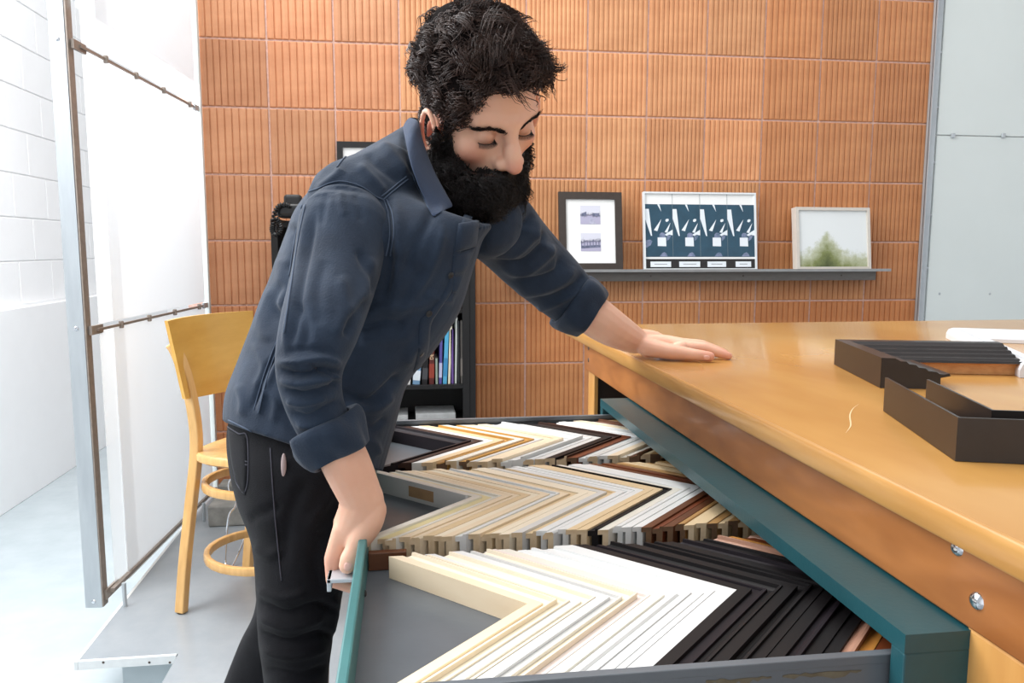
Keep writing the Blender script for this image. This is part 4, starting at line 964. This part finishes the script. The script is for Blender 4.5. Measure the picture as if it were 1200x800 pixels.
S_n = [([(322, 425), (350, 424), (380, 420), (402, 428)], 4, 5), ([(325, 434), (352, 440), (382, 432), (402, 438)], 3.6, -7), ([(326, 446), (352, 450), (385, 444), (402, 442)], 4, 5), ([(330, 458), (355, 463), (385, 456), (400, 450)], 3.6, -6),
       ([(334, 470), (355, 474), (385, 466)], 4, 4), ([(338, 484), (360, 490), (385, 478), (402, 470)], 4, -4), ([(345, 498), (370, 500), (398, 488)], 4, 3), ([(330, 412), (360, 408), (395, 412)], 5, -3), ([(362, 425), (385, 438), (400, 452)], 3, -4),
       ([(436, 300), (428, 340), (410, 372)], 7, 4), ([(420, 290), (432, 320), (440, 345)], 5, -4), ([(405, 395), (415, 370), (430, 350)], 5, -5), ([(358, 245), (347, 300), (338, 360), (330, 405)], 4, 4), ([(366, 245), (356, 300), (346, 360), (338, 405)], 4, -3),
       ([(380, 300), (372, 340), (378, 380)], 9, -2.5), ([(400, 320), (405, 360), (395, 395)], 8, 3), ([(345, 350), (358, 380), (356, 405)], 7, -3),
       ([(398, 216), (400, 235), (405, 250)], 5, 1.5), ([(418, 222), (424, 240), (425, 260)], 5, -1.5), ([(380, 222), (376, 240), (372, 262)], 5, -1.5)]
sl_n = sleeve([(403, 268, 1.015, .0590), (392, 325, .970, .0535), (374, 385, .905, .0460), (363, 430, .885, .0385), (368, 470, .892, .0335), (382, 503, .905, .0310)], S_n, 3, 'near')
S_f = [([(570, 295), (600, 300), (622, 280), (628, 258)], 5, 5), ([(566, 285), (592, 288), (612, 270), (618, 250)], 4, -7), ([(585, 315), (615, 322), (645, 300), (648, 284)], 5, 5), ([(580, 305), (610, 310), (632, 292), (638, 270)], 4, -6),
       ([(598, 330), (628, 330), (655, 318), (660, 298)], 4, -6), ([(605, 342), (632, 342), (660, 330), (672, 312)], 5, 5), ([(618, 352), (645, 350), (672, 335), (682, 322)], 4, -5), ([(625, 365), (652, 356), (680, 340)], 4, 4), ([(610, 265), (630, 280), (650, 300)], 5, 4)]
sl_f = sleeve([(566, 255, 1.235, .0600), (590, 272, 1.29, .0610), (620, 302, 1.35, .0590), (648, 330, 1.40, .0560), (672, 353, 1.415, .0500)], S_f, 5, 'far')
def cuff(c0, c1, c2, r0, r1, r2, name, nz):
    c0, c1, c2 = map(lambda q_: np.array(q_, float), (c0, c1, c2)); ax = c2-c0; ax /= np.linalg.norm(ax); a = np.cross(ax, CF); a /= np.linalg.norm(a); b = np.cross(ax, a)
    prof = [(c0, r0-.004), (c0-ax*.002, r0+.002), (c0*.6+c1*.4, r0*.35+r1*.65+.003), (c1, r1+.001), (c1*.4+c2*.6, r1*.4+r2*.6+.001), (c2, r2), (c2+ax*.003, r2-.003), (c2, r2-.006), (c1, r1-.010), (c0, r0-.008)]
    n = 56; V = []; rg = np.random.default_rng(nz); ph = rg.uniform(0, 6.28, 8)
    for k, (c, r) in enumerate(prof):
        for j in range(n):
            th = 2*PI*j/n; w = .0030*math.sin(3*th+ph[0]+k*.9)+.0024*math.sin(5*th+ph[1]+k*.3)+.0010*math.sin(9*th+ph[2]-k*.4)
            V.append(c+(r+w)*(math.cos(th)*a+math.sin(th)*b)+ax*.003*math.sin(2*th+ph[3]))
    K = len(prof); F = [(i*n+j, i*n+(j+1) % n, ((i+1) % K)*n+(j+1) % n, ((i+1) % K)*n+j) for i in range(K) for j in range(n)]
    me = pyd(V, F); o = link(name, me, M['shirt'], shirt, True); md = o.modifiers.new('s', 'SUBSURF'); md.levels = 1; md.render_levels = 1; return o
cuff(at(377, 497, .905), at(387, 514, .906), at(399, 533, .907), .040, .0450, .0375, 'cuff', 2)
cuff(at(668, 350, 1.412), at(679, 359, 1.414), at(692, 369, 1.418), .054, .0565, .0500, 'cuff', 6)
# things laid on the shirt surface: found by looking along rays from where they are seen
from mathutils.bvhtree import BVHTree
def bvh_of(objs):
    V = []; F = []
    for o in objs:
        k = len(V); V += [v.co[:] for v in o.data.vertices]; F += [tuple(i+k for i in p.vertices) for p in o.data.polygons]
    return BVHTree.FromPolygons(V, F)
BV = bvh_of([shirt, sl_n, sl_f]); BT = bvh_of([shirt])
def hit(bv, px, py):
    r = ray(px, py); loc, nn, _, _ = bv.ray_cast(Vector(CO), Vector(r/np.linalg.norm(r)))
    if loc is None: return None
    nn = np.array(nn); nn = -nn if nn@r > 0 else nn; return np.array(loc), nn
def strip(bv, edgeA, edgeB, nu_, nv_, th, name, material, parent, bulge=0):
    A = smoothpath(edgeA, 8); B = smoothpath(edgeB, 8); V0 = []; V1 = []; last = None
    for i in range(nu_+1):
        t = i/nu_; a = A[min(len(A)-1, int(t*(len(A)-1)))]; b = B[min(len(B)-1, int(t*(len(B)-1)))]
        for j in range(nv_+1):
            s = j/nv_; q = a*(1-s)+b*s; h_ = hit(bv, q[0], q[1])
            if h_ is None: h_ = last
            if h_ is None: h_ = (at(q[0], q[1], 1.1), -CF)
            last = h_; e = 1 if (0 < i < nu_ and 0 < j < nv_) else .35
            V0.append(h_[0]+h_[1]*(th*e+bulge*math.sin(PI*s)*math.sin(PI*t))); V1.append(h_[0]-h_[1]*.003)
    n = (nv_+1); F = []; off = len(V0)
    for i in range(nu_):
        for j in range(nv_): a = i*n+j; F.append((a, a+1, a+n+1, a+n)); F.append((off+a, off+a+n, off+a+n+1, off+a+1))
    for j in range(nv_): F.append((j, off+j, off+j+1, j+1)); a = nu_*n+j; F.append((a, a+1, off+a+1, off+a))
    for i in range(nu_): a = i*n; F.append((a, a+n, off+a+n, off+a)); a = i*n+nv_; F.append((a, off+a, off+a+n, a+n))
    return link(name, pyd(V0+V1, F), material, parent, True)
def seam(bv, pts, r, name, material, parent, lift=.0006):
    P = []
    for q in smoothpath(pts, 8):
        h_ = hit(bv, *q)
        if h_ is not None and (not P or np.linalg.norm(h_[0]-P[-1]) < .05): P.append(h_[0]+h_[1]*lift)
    if len(P) > 2: V, F = tube_vf(P, r, 5); return link(name, pyd(V, F), material, parent, True)
strip(BT, [(546, 246), (533, 285), (526, 330), (506, 362), (492, 376), (490, 410), (484, 436)], [(556, 249), (541, 288), (533, 333), (514, 364), (505, 380), (502, 408), (494, 432)], 30, 4, .0022, 'placket', M['shirt'], shirt)
strip(BT, [(537, 262), (531, 296)], [(561, 258), (557, 289)], 8, 10, .0042, 'pocket_flap', M['shirt'], shirt, .002)
strip(BT, [(531, 298), (529, 343)], [(556, 291), (534, 343)], 10, 10, .0026, 'pocket', M['shirt'], shirt, .001)
for px, py in ((502, 367), (493, 414), (527, 322)):
    h_ = hit(BT, px, py)
    if h_: s_ = MB(); dome(s_, h_[0]+h_[1]*.002, .0048, h_[1], .35, 12); s_.build('button', M['button'], shirt)
for pts, bv in (([(338, 240), (352, 228), (372, 221), (388, 214), (404, 213), (424, 219), (440, 230), (449, 234)], BV), ([(449, 234), (462, 223), (478, 210)], BV), ([(447, 230), (460, 220), (476, 207)], BV),
                ([(449, 234), (455, 250), (457, 275), (452, 300)], BV), ([(453, 234), (460, 250), (462, 275), (457, 300)], BV), ([(358, 240), (350, 280), (342, 330), (333, 390)], BV), ([(354, 240), (346, 280), (338, 330), (330, 390)], BV),
                ([(328, 392), (312, 432), (298, 480)], BT), ([(332, 392), (316, 434), (303, 484)], BT), ([(395, 196), (404, 185), (418, 178)], BT), ([(268, 492), (300, 508), (340, 533), (380, 552)], BT)):
    seam(bv, pts, .0011, 'seam', M['thread'], shirt)
def over_shirt(p, gap):
    r = (p-CO)/np.linalg.norm(p-CO); loc, nn, _, _ = BT.ray_cast(Vector(CO), Vector(r))
    if loc is None: return p
    q = np.array(loc)-r*gap; return q if np.linalg.norm(q-CO) < np.linalg.norm(p-CO) else p
# collar leaf: two edges joined by a bowed sheet of real thickness
def leaf(inner, outer, name, nu_=22, nv_=6, th=.004, bow=.006):
    I_ = smoothpath([at(*q) for q in inner], 8); O_ = smoothpath([at(*q) for q in outer], 8); V0 = []; V1 = []
    for i in range(nu_+1):
        t = i/nu_; a = I_[int(t*(len(I_)-1))]; b = O_[int(t*(len(O_)-1))]
        for j in range(nv_+1): s = j/nv_; p = a*(1-s)+b*s-CF*bow*math.sin(PI*s); p = over_shirt(p, .004); V0.append(p-CF*th/2); V1.append(p+CF*th/2)
    n = nv_+1; off = len(V0); F = []
    for i in range(nu_):
        for j in range(nv_): a = i*n+j; F.append((a, a+1, a+n+1, a+n)); F.append((off+a, off+a+n, off+a+n+1, off+a+1))
    for j in range(nv_): F.append((j, off+j, off+j+1, j+1)); a = nu_*n+j; F.append((a, a+1, off+a+1, off+a))
    for i in range(nu_): a = i*n; F.append((a, a+n, off+a+n, off+a)); a = i*n+nv_; F.append((a, off+a, off+a+n, a+n))
    o = link(name, pyd(V0+V1, F), M['shirt_in'], shirt, True)
    md = o.modifiers.new('s', 'SUBSURF'); md.levels = 1; md.render_levels = 1; return o
leaf([(480, 138, 1.19), (490, 142, 1.14), (496, 165, 1.12), (509, 200, 1.10), (532, 242, 1.075)], [(472, 150, 1.17), (475, 165, 1.10), (481, 192, 1.055), (492, 222, 1.04), (507, 255, 1.035)], 'collar')
leaf([(480, 138, 1.20), (492, 140, 1.26), (530, 160, 1.28), (556, 225, 1.20)], [(472, 150, 1.20), (486, 146, 1.29), (560, 180, 1.30), (580, 244, 1.22)], 'collar')
seam(bvh_of([shirt]), [(483, 205), (490, 222), (505, 250)], .0008, 'seam', M['thread'], shirt)

# ---- jeans
jr = [uv((276, 470), (444, 508), 1.15, .122, .02), uv((268, 507), (438, 538), 1.15, .136, .02), uv((270, 545), (428, 565), 1.14, .140, .01), uv((280, 592), (415, 596), 1.13, .135), uv((292, 625), (408, 625), 1.11, .11), uv((298, 650), (404, 650), 1.10, .09)]
near = [uv((282, 590), (420, 595), 1.09, .085), uv((295, 640), (410, 640), 1.08, .080), uv((300, 700), (401, 700), 1.07, .072), uv((302, 745), (391, 745), 1.07, .066), uv((309, 800), (385, 800), 1.07, .062), uv((312, 860), (388, 860), 1.08, .062)]
aR = at(345, 860, 1.08); near += [(ANR*.5+aR*.5, CR, .062, CF, .062), (ANR+[0, 0, .0], CR, .072, CF, .070), (ANR-[0, 0, .035], CR, .074, CF, .072)]
far = [uv((300, 590), (430, 595), 1.25, .08), uv((300, 650), (400, 655), 1.29, .078), uv((299, 712), (382, 735), 1.34, .070), uv((281, 752), (365, 785), 1.37, .064), uv((262, 800), (345, 835), 1.40, .062)]
far += [(ANL*.45+at(303, 818, 1.40)*.55, CR, .062, CF, .062), (ANL, CR, .074, CF, .070), (ANL-[0, 0, .03], CR, .076, CF, .072)]
j_me = remesh([loft(jr, 40, 5), loft(near, 32, 5, 2), loft(far, 32, 5, 2)], .0042, 8, .5)
S_j = [([(300, 690), (330, 700), (360, 694)], 5, 4), ([(302, 705), (335, 718), (370, 708), (398, 716)], 4, -6), ([(303, 722), (340, 735), (380, 722)], 5, 5), ([(304, 740), (335, 752), (375, 742), (392, 748)], 4, -6), ([(306, 760), (345, 770), (385, 758)], 5, 4), ([(308, 782), (350, 790), (384, 780)], 4, -4),
       ([(390, 700), (396, 720), (388, 745)], 5, 4), ([(296, 640), (315, 650), (335, 640)], 6, 3), ([(360, 560), (340, 600), (330, 660)], 8, -3), ([(400, 560), (380, 590), (360, 620)], 6, 4), ([(290, 610), (310, 600), (330, 590)], 6, -3), ([(385, 620), (370, 650), (375, 690)], 6, -3)]
sculpt(j_me, S_j, .35, seed=9)
jeans = link('jeans', j_me, M['denim'], man, True)
BJ = bvh_of([jeans])
for pts in ([(267, 500), (280, 508), (290, 512), (291, 560), (287, 578)], [(272, 528), (280, 536), (290, 541)], [(272, 532), (280, 540), (290, 545)], [(317, 525), (322, 600), (330, 680)], [(270, 510), (276, 560), (286, 578)]):
    seam(BJ, pts, .0009, 'stitching', M['denim_thread'], jeans)
strip(BJ, [(267, 503), (272, 545), (284, 578)], [(289, 513), (290, 548), (288, 580)], 10, 6, .002, 'back_pocket', M['denim'], jeans)
h_ = hit(BJ, 333, 545)
o = link('shirt_tag', ell(at(333, 540, 1.0), (.0035, .0035, .016), CR, CF, CU, 10), mat('cream_tag', (168, 148, 146), .6, noise=.15, nscale=60), jeans, True)
if h_: set_v(o.data, get_v(o.data)+(h_[0]-at(333, 540, 1.0))-CF*.002)
# shoes
for an in (ANR, ANL):
    fw_ = np.array([.98, -.18, 0]); sd = np.array([.18, .98, 0]); rings = []
    for s, w, hh in ((-.07, .025, .05), (-.05, .036, .075), (.0, .040, .085), (.06, .043, .07), (.12, .048, .045), (.17, .044, .035), (.20, .030, .025), (.212, .012, .012)):
        rings.append((np.array([an[0], an[1], 0])+fw_*s+[0, 0, hh/2+.004], sd, w, np.array([0, 0, 1.]), hh/2))
    link('shoe', loft(rings, 20, 3, 2.6), M['leather'], man, True)

# ---- hair, beard, brows: tapering strands grown from the head surface
hv = HV; head_world = HW(HV); hn = np.zeros_like(head_world)
f0 = np.cross(head_world[HF[:, 1]]-head_world[HF[:, 0]], head_world[HF[:, 2]]-head_world[HF[:, 0]])
for c in range(4): np.add.at(hn, HF[:, c], f0)
hn /= np.linalg.norm(hn, axis=1)[:, None]+1e-12
cen = HW((0, -.01, .03))[0]
if ((head_world-cen)*hn).sum() < 0: hn = -hn
l_, f_, u_ = hv[:, 0], hv[:, 1], hv[:, 2]
def seg_above(u, f, pts):                           # u above a poly-line u(f)
    return u-np.interp(f, [p[0] for p in pts], [p[1] for p in pts])
hairline = seg_above(u_, f_, [(-.12, -.075), (-.05, -.060), (-.012, -.045), (-.004, .024), (.030, .034), (.036, .004), (.046, .002), (.053, .028), (.062, .034), (.070, .048), (.0715, .084), (.1, .083)])
is_ear = (np.abs(l_) > .069) & (f_ > -.008) & (f_ < .036) & (u_ < .032) & (u_ > -.058)
hair_m = (hairline > 0) & ~is_ear & (u_ > -.085) & ~((l_ > .035) & (f_ > -.005) & (u_ < .066)) & ~((l_ > .03) & (f_ > .055) & (u_ < .080))
beard_line = np.interp(f_, [-.03, .008, .032, .037, .046, .052, .060, .064, .070, .078, .087, .097, .13], [-.06, -.045, -.020, .008, .006, -.004, -.020, -.040, -.052, -.049, -.042, -.0385, -.040])
beard_m = (u_ < beard_line) & (f_ > -.012) & (u_ > -.150) & ~is_ear & ~((l_ > .03) & (u_ > -.045))
def strands(P, R_, n=3):
    """P (S,K,3), R_ (S,K) -> one mesh of thin tapering tubes"""
    S, K, _ = P.shape; T = np.gradient(P, axis=1); T /= np.linalg.norm(T, axis=2)[..., None]+1e-9
    a = np.cross(T, np.array([.31, .52, .79])); a /= np.linalg.norm(a, axis=2)[..., None]+1e-9; b = np.cross(T, a)
    V = np.stack([P+R_[..., None]*(math.cos(2*PI*j/n)*a+math.sin(2*PI*j/n)*b) for j in range(n)], 2)
    idx = np.arange(S*K*n).reshape(S, K, n); q = []
    for j in range(n): q.append(np.stack([idx[:, :-1, j], idx[:, :-1, (j+1) % n], idx[:, 1:, (j+1) % n], idx[:, 1:, j]], -1).reshape(-1, 4))
    return V.reshape(-1, 3), np.concatenate(q)
def grow(mask, N_, K, length, rise, sweep, curl, cfreq, rad, clump=12, seed=0, spread=.006, extra=None, lf=None):
    rg = np.random.default_rng(seed); ids = np.where(mask)[0]; nc = N_//clump
    C_ = rg.choice(ids, nc); base = np.repeat(C_, clump); S = len(base)
    cl = np.repeat(rg.uniform(0, 1, (nc, 6)), clump, 0)
    n0 = hn[base]; p0 = head_world[base]
    jit = rg.normal(size=(S, 3))*spread; jit -= n0*(jit*n0).sum(1)[:, None]; p0 = p0+jit
    sw = sweep(hv[base], cl); sw = sw-n0*(sw*n0).sum(1)[:, None]*.75; sw /= np.linalg.norm(sw, axis=1)[:, None]+1e-9
    L0 = length*(.65+.7*cl[:, 0])*(.85+.3*rg.uniform(size=S)); 
    if lf is not None: L0 = L0*lf(hv[base])
    t = np.linspace(0, 1, K)[None, :, None]
    up = n0[:, None]*(rise*(.7+.6*cl[:, 1]))[:, None, None]*np.sin(np.clip(t*1.5, 0, PI/2*1.0)) if rise.ndim else n0[:, None]*(rise*(.7+.6*cl[:, 1])*(lf(hv[base]) if lf is not None else 1))[:, None, None]*np.sin(t*2.35)
    side = np.cross(n0, sw); ph = cl[:, 2]*6.28+rg.normal(size=S)*.25; fr = cfreq*(.7+.6*cl[:, 3])
    ang_ = ph[:, None]+6.28*fr[:, None]*t[..., 0]
    am = curl*(.5+cl[:, 4])[:, None]*np.clip(t[..., 0]*2.5, 0, 1)
    bend = (cl[:, 5]-.5)*1.6
    P = p0[:, None]-n0[:, None]*.002+up+sw[:, None]*L0[:, None, None]*t+side[:, None]*(bend*L0)[:, None, None]*t**2
    P = P+side[:, None]*(am*np.sin(ang_))[..., None]+n0[:, None]*(am*np.cos(ang_)*.8)[..., None]
    if extra is not None: P = extra(P, t, hv[base], L0)
    R_ = rad*(.8+.5*rg.uniform(size=S))[:, None]*np.clip(1.15-t[..., 0]**2, .12, 1)
    return P, R_
def shell(mask, thick, pad=1):
    """dense under-layer following the head, closed"""
    keep = mask[HF].all(1); F = HF[keep]; ids = np.unique(F); mp_ = -np.ones(len(hv), int); mp_[ids] = np.arange(len(ids))
    th = thick(hv[ids]) if callable(thick) else thick
    cnt = np.zeros(len(hv)); 
    for c in range(4): np.add.at(cnt, HF[:, c], 1.0); np.add.at(cnt, F[:, c], -1.0)
    e = np.clip(1-cnt[ids], .0, 1)
    V = head_world[ids]+hn[ids]*(np.array(th)*(.15+.85*e)-.0005)[:, None] if np.ndim(th) else head_world[ids]+hn[ids]*(th*(.15+.85*e)-.0005)[:, None]
    return V, mp_[F]
def sw_hair(h, c):
    # brushed forward and over from the crown, swirling from clump to clump
    l, f, u = h[:, 0], h[:, 1], h[:, 2]; n = len(l)
    front = np.clip((f-.015)/.04, 0, 1)*np.clip((u-.06)/.03, 0, 1); side = np.clip((np.abs(l)-.045)/.02, 0, 1); back = np.clip((-f-.055)/.03, 0, 1)
    vl = (c[:, 2]-.5)*1.5+.55*front; vf = .75*(1-front)*(1-back)+.15*front+(c[:, 3]-.5)*1.5; vu = .8*front-.9*side*(1-front)-1.1*back+(c[:, 4]-.5)*1.1
    v = np.stack([vl, vf, vu], 1)
    return -v[:, :1]*hr+v[:, 1:2]*hf+v[:, 2:3]*hu
lf_h = lambda h: (1-.55*np.clip((h[:, 1]-.035)/.015, 0, 1)*np.clip((.078-h[:, 2])/.012, 0, 1))*(np.clip(.26+.8*(h[:, 2]-.02)/.075, .26, .78)+.35*np.clip((h[:, 1]-.03)/.04, 0, 1)*np.clip((h[:, 2]-.075)/.02, 0, 1))
def rise_h(ids_h): return .0
def grow_hair(N_, seed, rad, length, rise, curl, clump):
    rg = np.random.default_rng(seed)
    return grow(hair_m, N_, 11, length, np.float64(rise), sw_hair, curl, 1.5, rad, clump, seed, .0055, lf=lf_h)
hVs = []; hFs = []; k = 0
def addm(V, F):
    global k
    hVs.append(V); hFs.append(F+k); k += len(V)
V, F = shell(hair_m, lambda h: .006+.007*np.clip((h[:, 2]-.03)/.08, 0, 1)+.003*np.clip(-h[:, 1]/.08, 0, 1)); addm(V, F)
for (N_, sd_, rad, ln, rs, cu_, clp) in ((10000, 1, .00090, .026, .0085, .0035, 9), (5600, 2, .00080, .038, .017, .0052, 20), (4200, 3, .0007, .038, .022, .0070, 18)):
    addm(*strands(*grow_hair(N_, sd_, rad, ln, rs, cu_, clp)))
nsh = len(hFs[0]); hair = link('hair', mesh_np(np.concatenate(hVs), np.concatenate(hFs)), [M['hair'], M['hair_base']], man, True)
mi_ = np.zeros(len(hair.data.polygons), np.int32); mi_[:nsh] = 1; hair.data.polygons.foreach_set('material_index', mi_)
def sw_beard(h, c):
    v = np.stack([h[:, 0]*6+(c[:, 2]-.5)*.8, .55+h[:, 1]*2+(c[:, 3]-.5)*.8, -1.0+(c[:, 4]-.5)*.6], 1)
    return -v[:, :1]*hr+v[:, 1:2]*hf+v[:, 2:3]*hu
lf_b = lambda h: .45+.75*np.clip((-.02-h[:, 2])/.07, 0, 1)
BEARD = [((-.004, .036, -.090), (.052, .050, .046)), ((-.040, .030, -.066), (.036, .040, .046)), ((.040, .030, -.066), (.036, .040, .046)), ((-.046, .006, -.098), (.026, .030, .040)), ((.046, .006, -.098), (.026, .030, .040))]
for q_, r_ in ((at(519, 184, 1.165), .013), (at(524, 200, 1.160), .021), (at(535, 214, 1.150), .026), (at(553, 222, 1.140), .026), (at(574, 223, 1.135), .024)):
    w_ = q_-HO; BEARD.append(((float(-w_@hr), float(w_@hf), float(w_@hu)), (r_, r_, r_)))
hVs = []; hFs = []; k = 0
V, F = shell(beard_m, lambda h: .004+.016*np.clip((-.03-h[:, 2])/.06, 0, 1)); addm(V, F)
for (N_, sd_, rad, ln, rs, cu_, clp) in ((4200, 11, .00060, .024, .016, .0022, 8), (3600, 12, .0005, .030, .021, .0030, 7)):
    addm(*strands(*grow(beard_m, N_, 9, ln, np.float64(rs), sw_beard, cu_, 1.6, rad, clp, sd_, .004, lf=lf_b)))
rg_ = np.random.default_rng(40); nb = 9000
keep_v, keep_n, keep_m = head_world, hn, hv
bhv = []; bn = []
for C_, R_b in BEARD:                                # points on the outside of the beard bulk
    C_, R_b = np.array(C_), np.array(R_b); dd = rg_.normal(size=(nb//2, 3)); dd /= np.linalg.norm(dd, axis=1)[:, None]; P_ = C_+dd*R_b; ok = np.ones(len(P_), bool)
    for C2, R2 in BEARD:
        if C2 != tuple(C_): ok &= (((P_-np.array(C2))/np.array(R2))**2).sum(1) > .9
    PW = HW(P_); bx, by, _z = proj(PW)                   # the cheek stays bare above the beard line
    ok &= ~((by < np.interp(bx, [505, 520, 532, 540, 550, 565, 600, 640], [150, 160, 182, 198, 207, 205, 208, 190])) & (((PW-HW((0, .04, -.06))[0])@CF) < .02))
    bhv.append(P_[ok]); q_ = dd[ok]/R_b; bn.append(q_/np.linalg.norm(q_, axis=1)[:, None])
bhv = np.concatenate(bhv); bn = np.concatenate(bn)
head_world = HW(bhv); hn = -bn[:, :1]*hr+bn[:, 1:2]*hf+bn[:, 2:3]*hu; hv = bhv
for (N_, sd_, rad, ln, rs, cu_, clp) in ((9000, 51, .00062, .016, .007, .0026, 7), (6000, 52, .0005, .020, .011, .0034, 6)):
    addm(*strands(*grow(np.ones(len(hv), bool), N_, 9, ln, np.float64(rs), sw_beard, cu_, 1.8, rad, clp, sd_, .003)))
for C_, R_b in BEARD:
    me_ = ell(HW(C_)[0], np.array(R_b)*.95, -hr, hf, hu, 14); F_ = [list(p.vertices) for p in me_.polygons if len(p.vertices) == 4]; addm(get_v(me_), np.array(F_))
head_world, hn, hv = keep_v, keep_n, keep_m
must = (u_ > -.058) & (u_ < -.038) & (f_ > .070) & (np.abs(l_) < .034)
def sw_m(h, c):
    v = np.stack([np.sign(h[:, 0])*.7+h[:, 0]*8+(c[:, 2]-.5)*.5, .5+(c[:, 3]-.5)*.4, -.9+(c[:, 4]-.5)*.4], 1); return -v[:, :1]*hr+v[:, 1:2]*hf+v[:, 2:3]*hu
addm(*strands(*grow(must, 1400, 8, .024, np.float64(.010), sw_m, .0014, 1.0, .0006, 7, 21, .003)))
beard = link('beard', mesh_np(np.concatenate(hVs), np.concatenate(hFs)), M['beard'], man, True)
# brows and lashes
for s in (-1, 1):
    brow = (np.abs(u_-(.0245+.005*np.sin(np.clip((s*l_-.012)/.036, 0, 1)*PI*.8))) < .0034) & (s*l_ > .011) & (s*l_ < .052) & (f_ > .06)
    def sw_e(h, c, s=s):
        v = np.stack([np.full(len(h), s*1.0), np.full(len(h), .0), .15+(c[:, 4]-.5)*.5], 1); return -v[:, :1]*hr+v[:, 1:2]*hf+v[:, 2:3]*hu
    V, F = strands(*grow(brow, 520, 6, .0075, np.float64(.0034), sw_e, .0003, .5, .00042, 3, 31+s, .0012))
    link('eyebrow', mesh_np(V, F), M['beard'], man, True)
    P = []; R_ = []
    for i in range(26):
        a = math.radians(-58+116*i/25); r0 = .0150
        b0 = np.array([s*.032+r0*math.sin(a), .0765+r0*math.cos(a)*.985, .0052]); tip = b0+np.array([.004*math.sin(a), .0065, -.0042])
        P.append(np.array([HW(b0)[0], HW((b0+tip)/2+[0, .0008, -.0010])[0], HW(tip)[0]])); R_.append([.00045, .0004, .0001])
    V, F = strands(np.array(P), np.array(R_)); mb = MB(); mb.add(V.tolist(), F.tolist())
    lid = [HW((s*.032+.0151*math.sin(math.radians(a)), .0765+.0151*math.cos(math.radians(a)), .0050))[0] for a in range(-66, 67, 6)]
    mb.tube(lid, .0007, 5); mb.build('eyelashes', M['beard'], man)
# nails of the fingers that show them
def nail(c, along, nrm, L_, W_):
    along = np.array(along, float); along /= np.linalg.norm(along); nrm = np.array(nrm, float); nrm -= along*np.dot(along, nrm); nrm /= np.linalg.norm(nrm); sd = np.cross(along, nrm)
    link('fingernail', ell(c, (L_/2, W_/2, .0016), along, sd, nrm, 8), M['nail'], man, True)
def on_body(px, py):
    return hit(BB, px, py)
BB = BVHTree.FromPolygons(bV.tolist(), [tuple(p.vertices) for p in body_me.polygons])
for px, py, al in ((408, 663, wr(407, 662, .907)-wr(413, 648, .909)), (828, 419, THL[3]-THL[2])):
    h_ = hit(BB, px, py)
    if h_: nail(h_[0]-h_[1]*.0004, al, h_[1], .012, .0095)
settle(man)
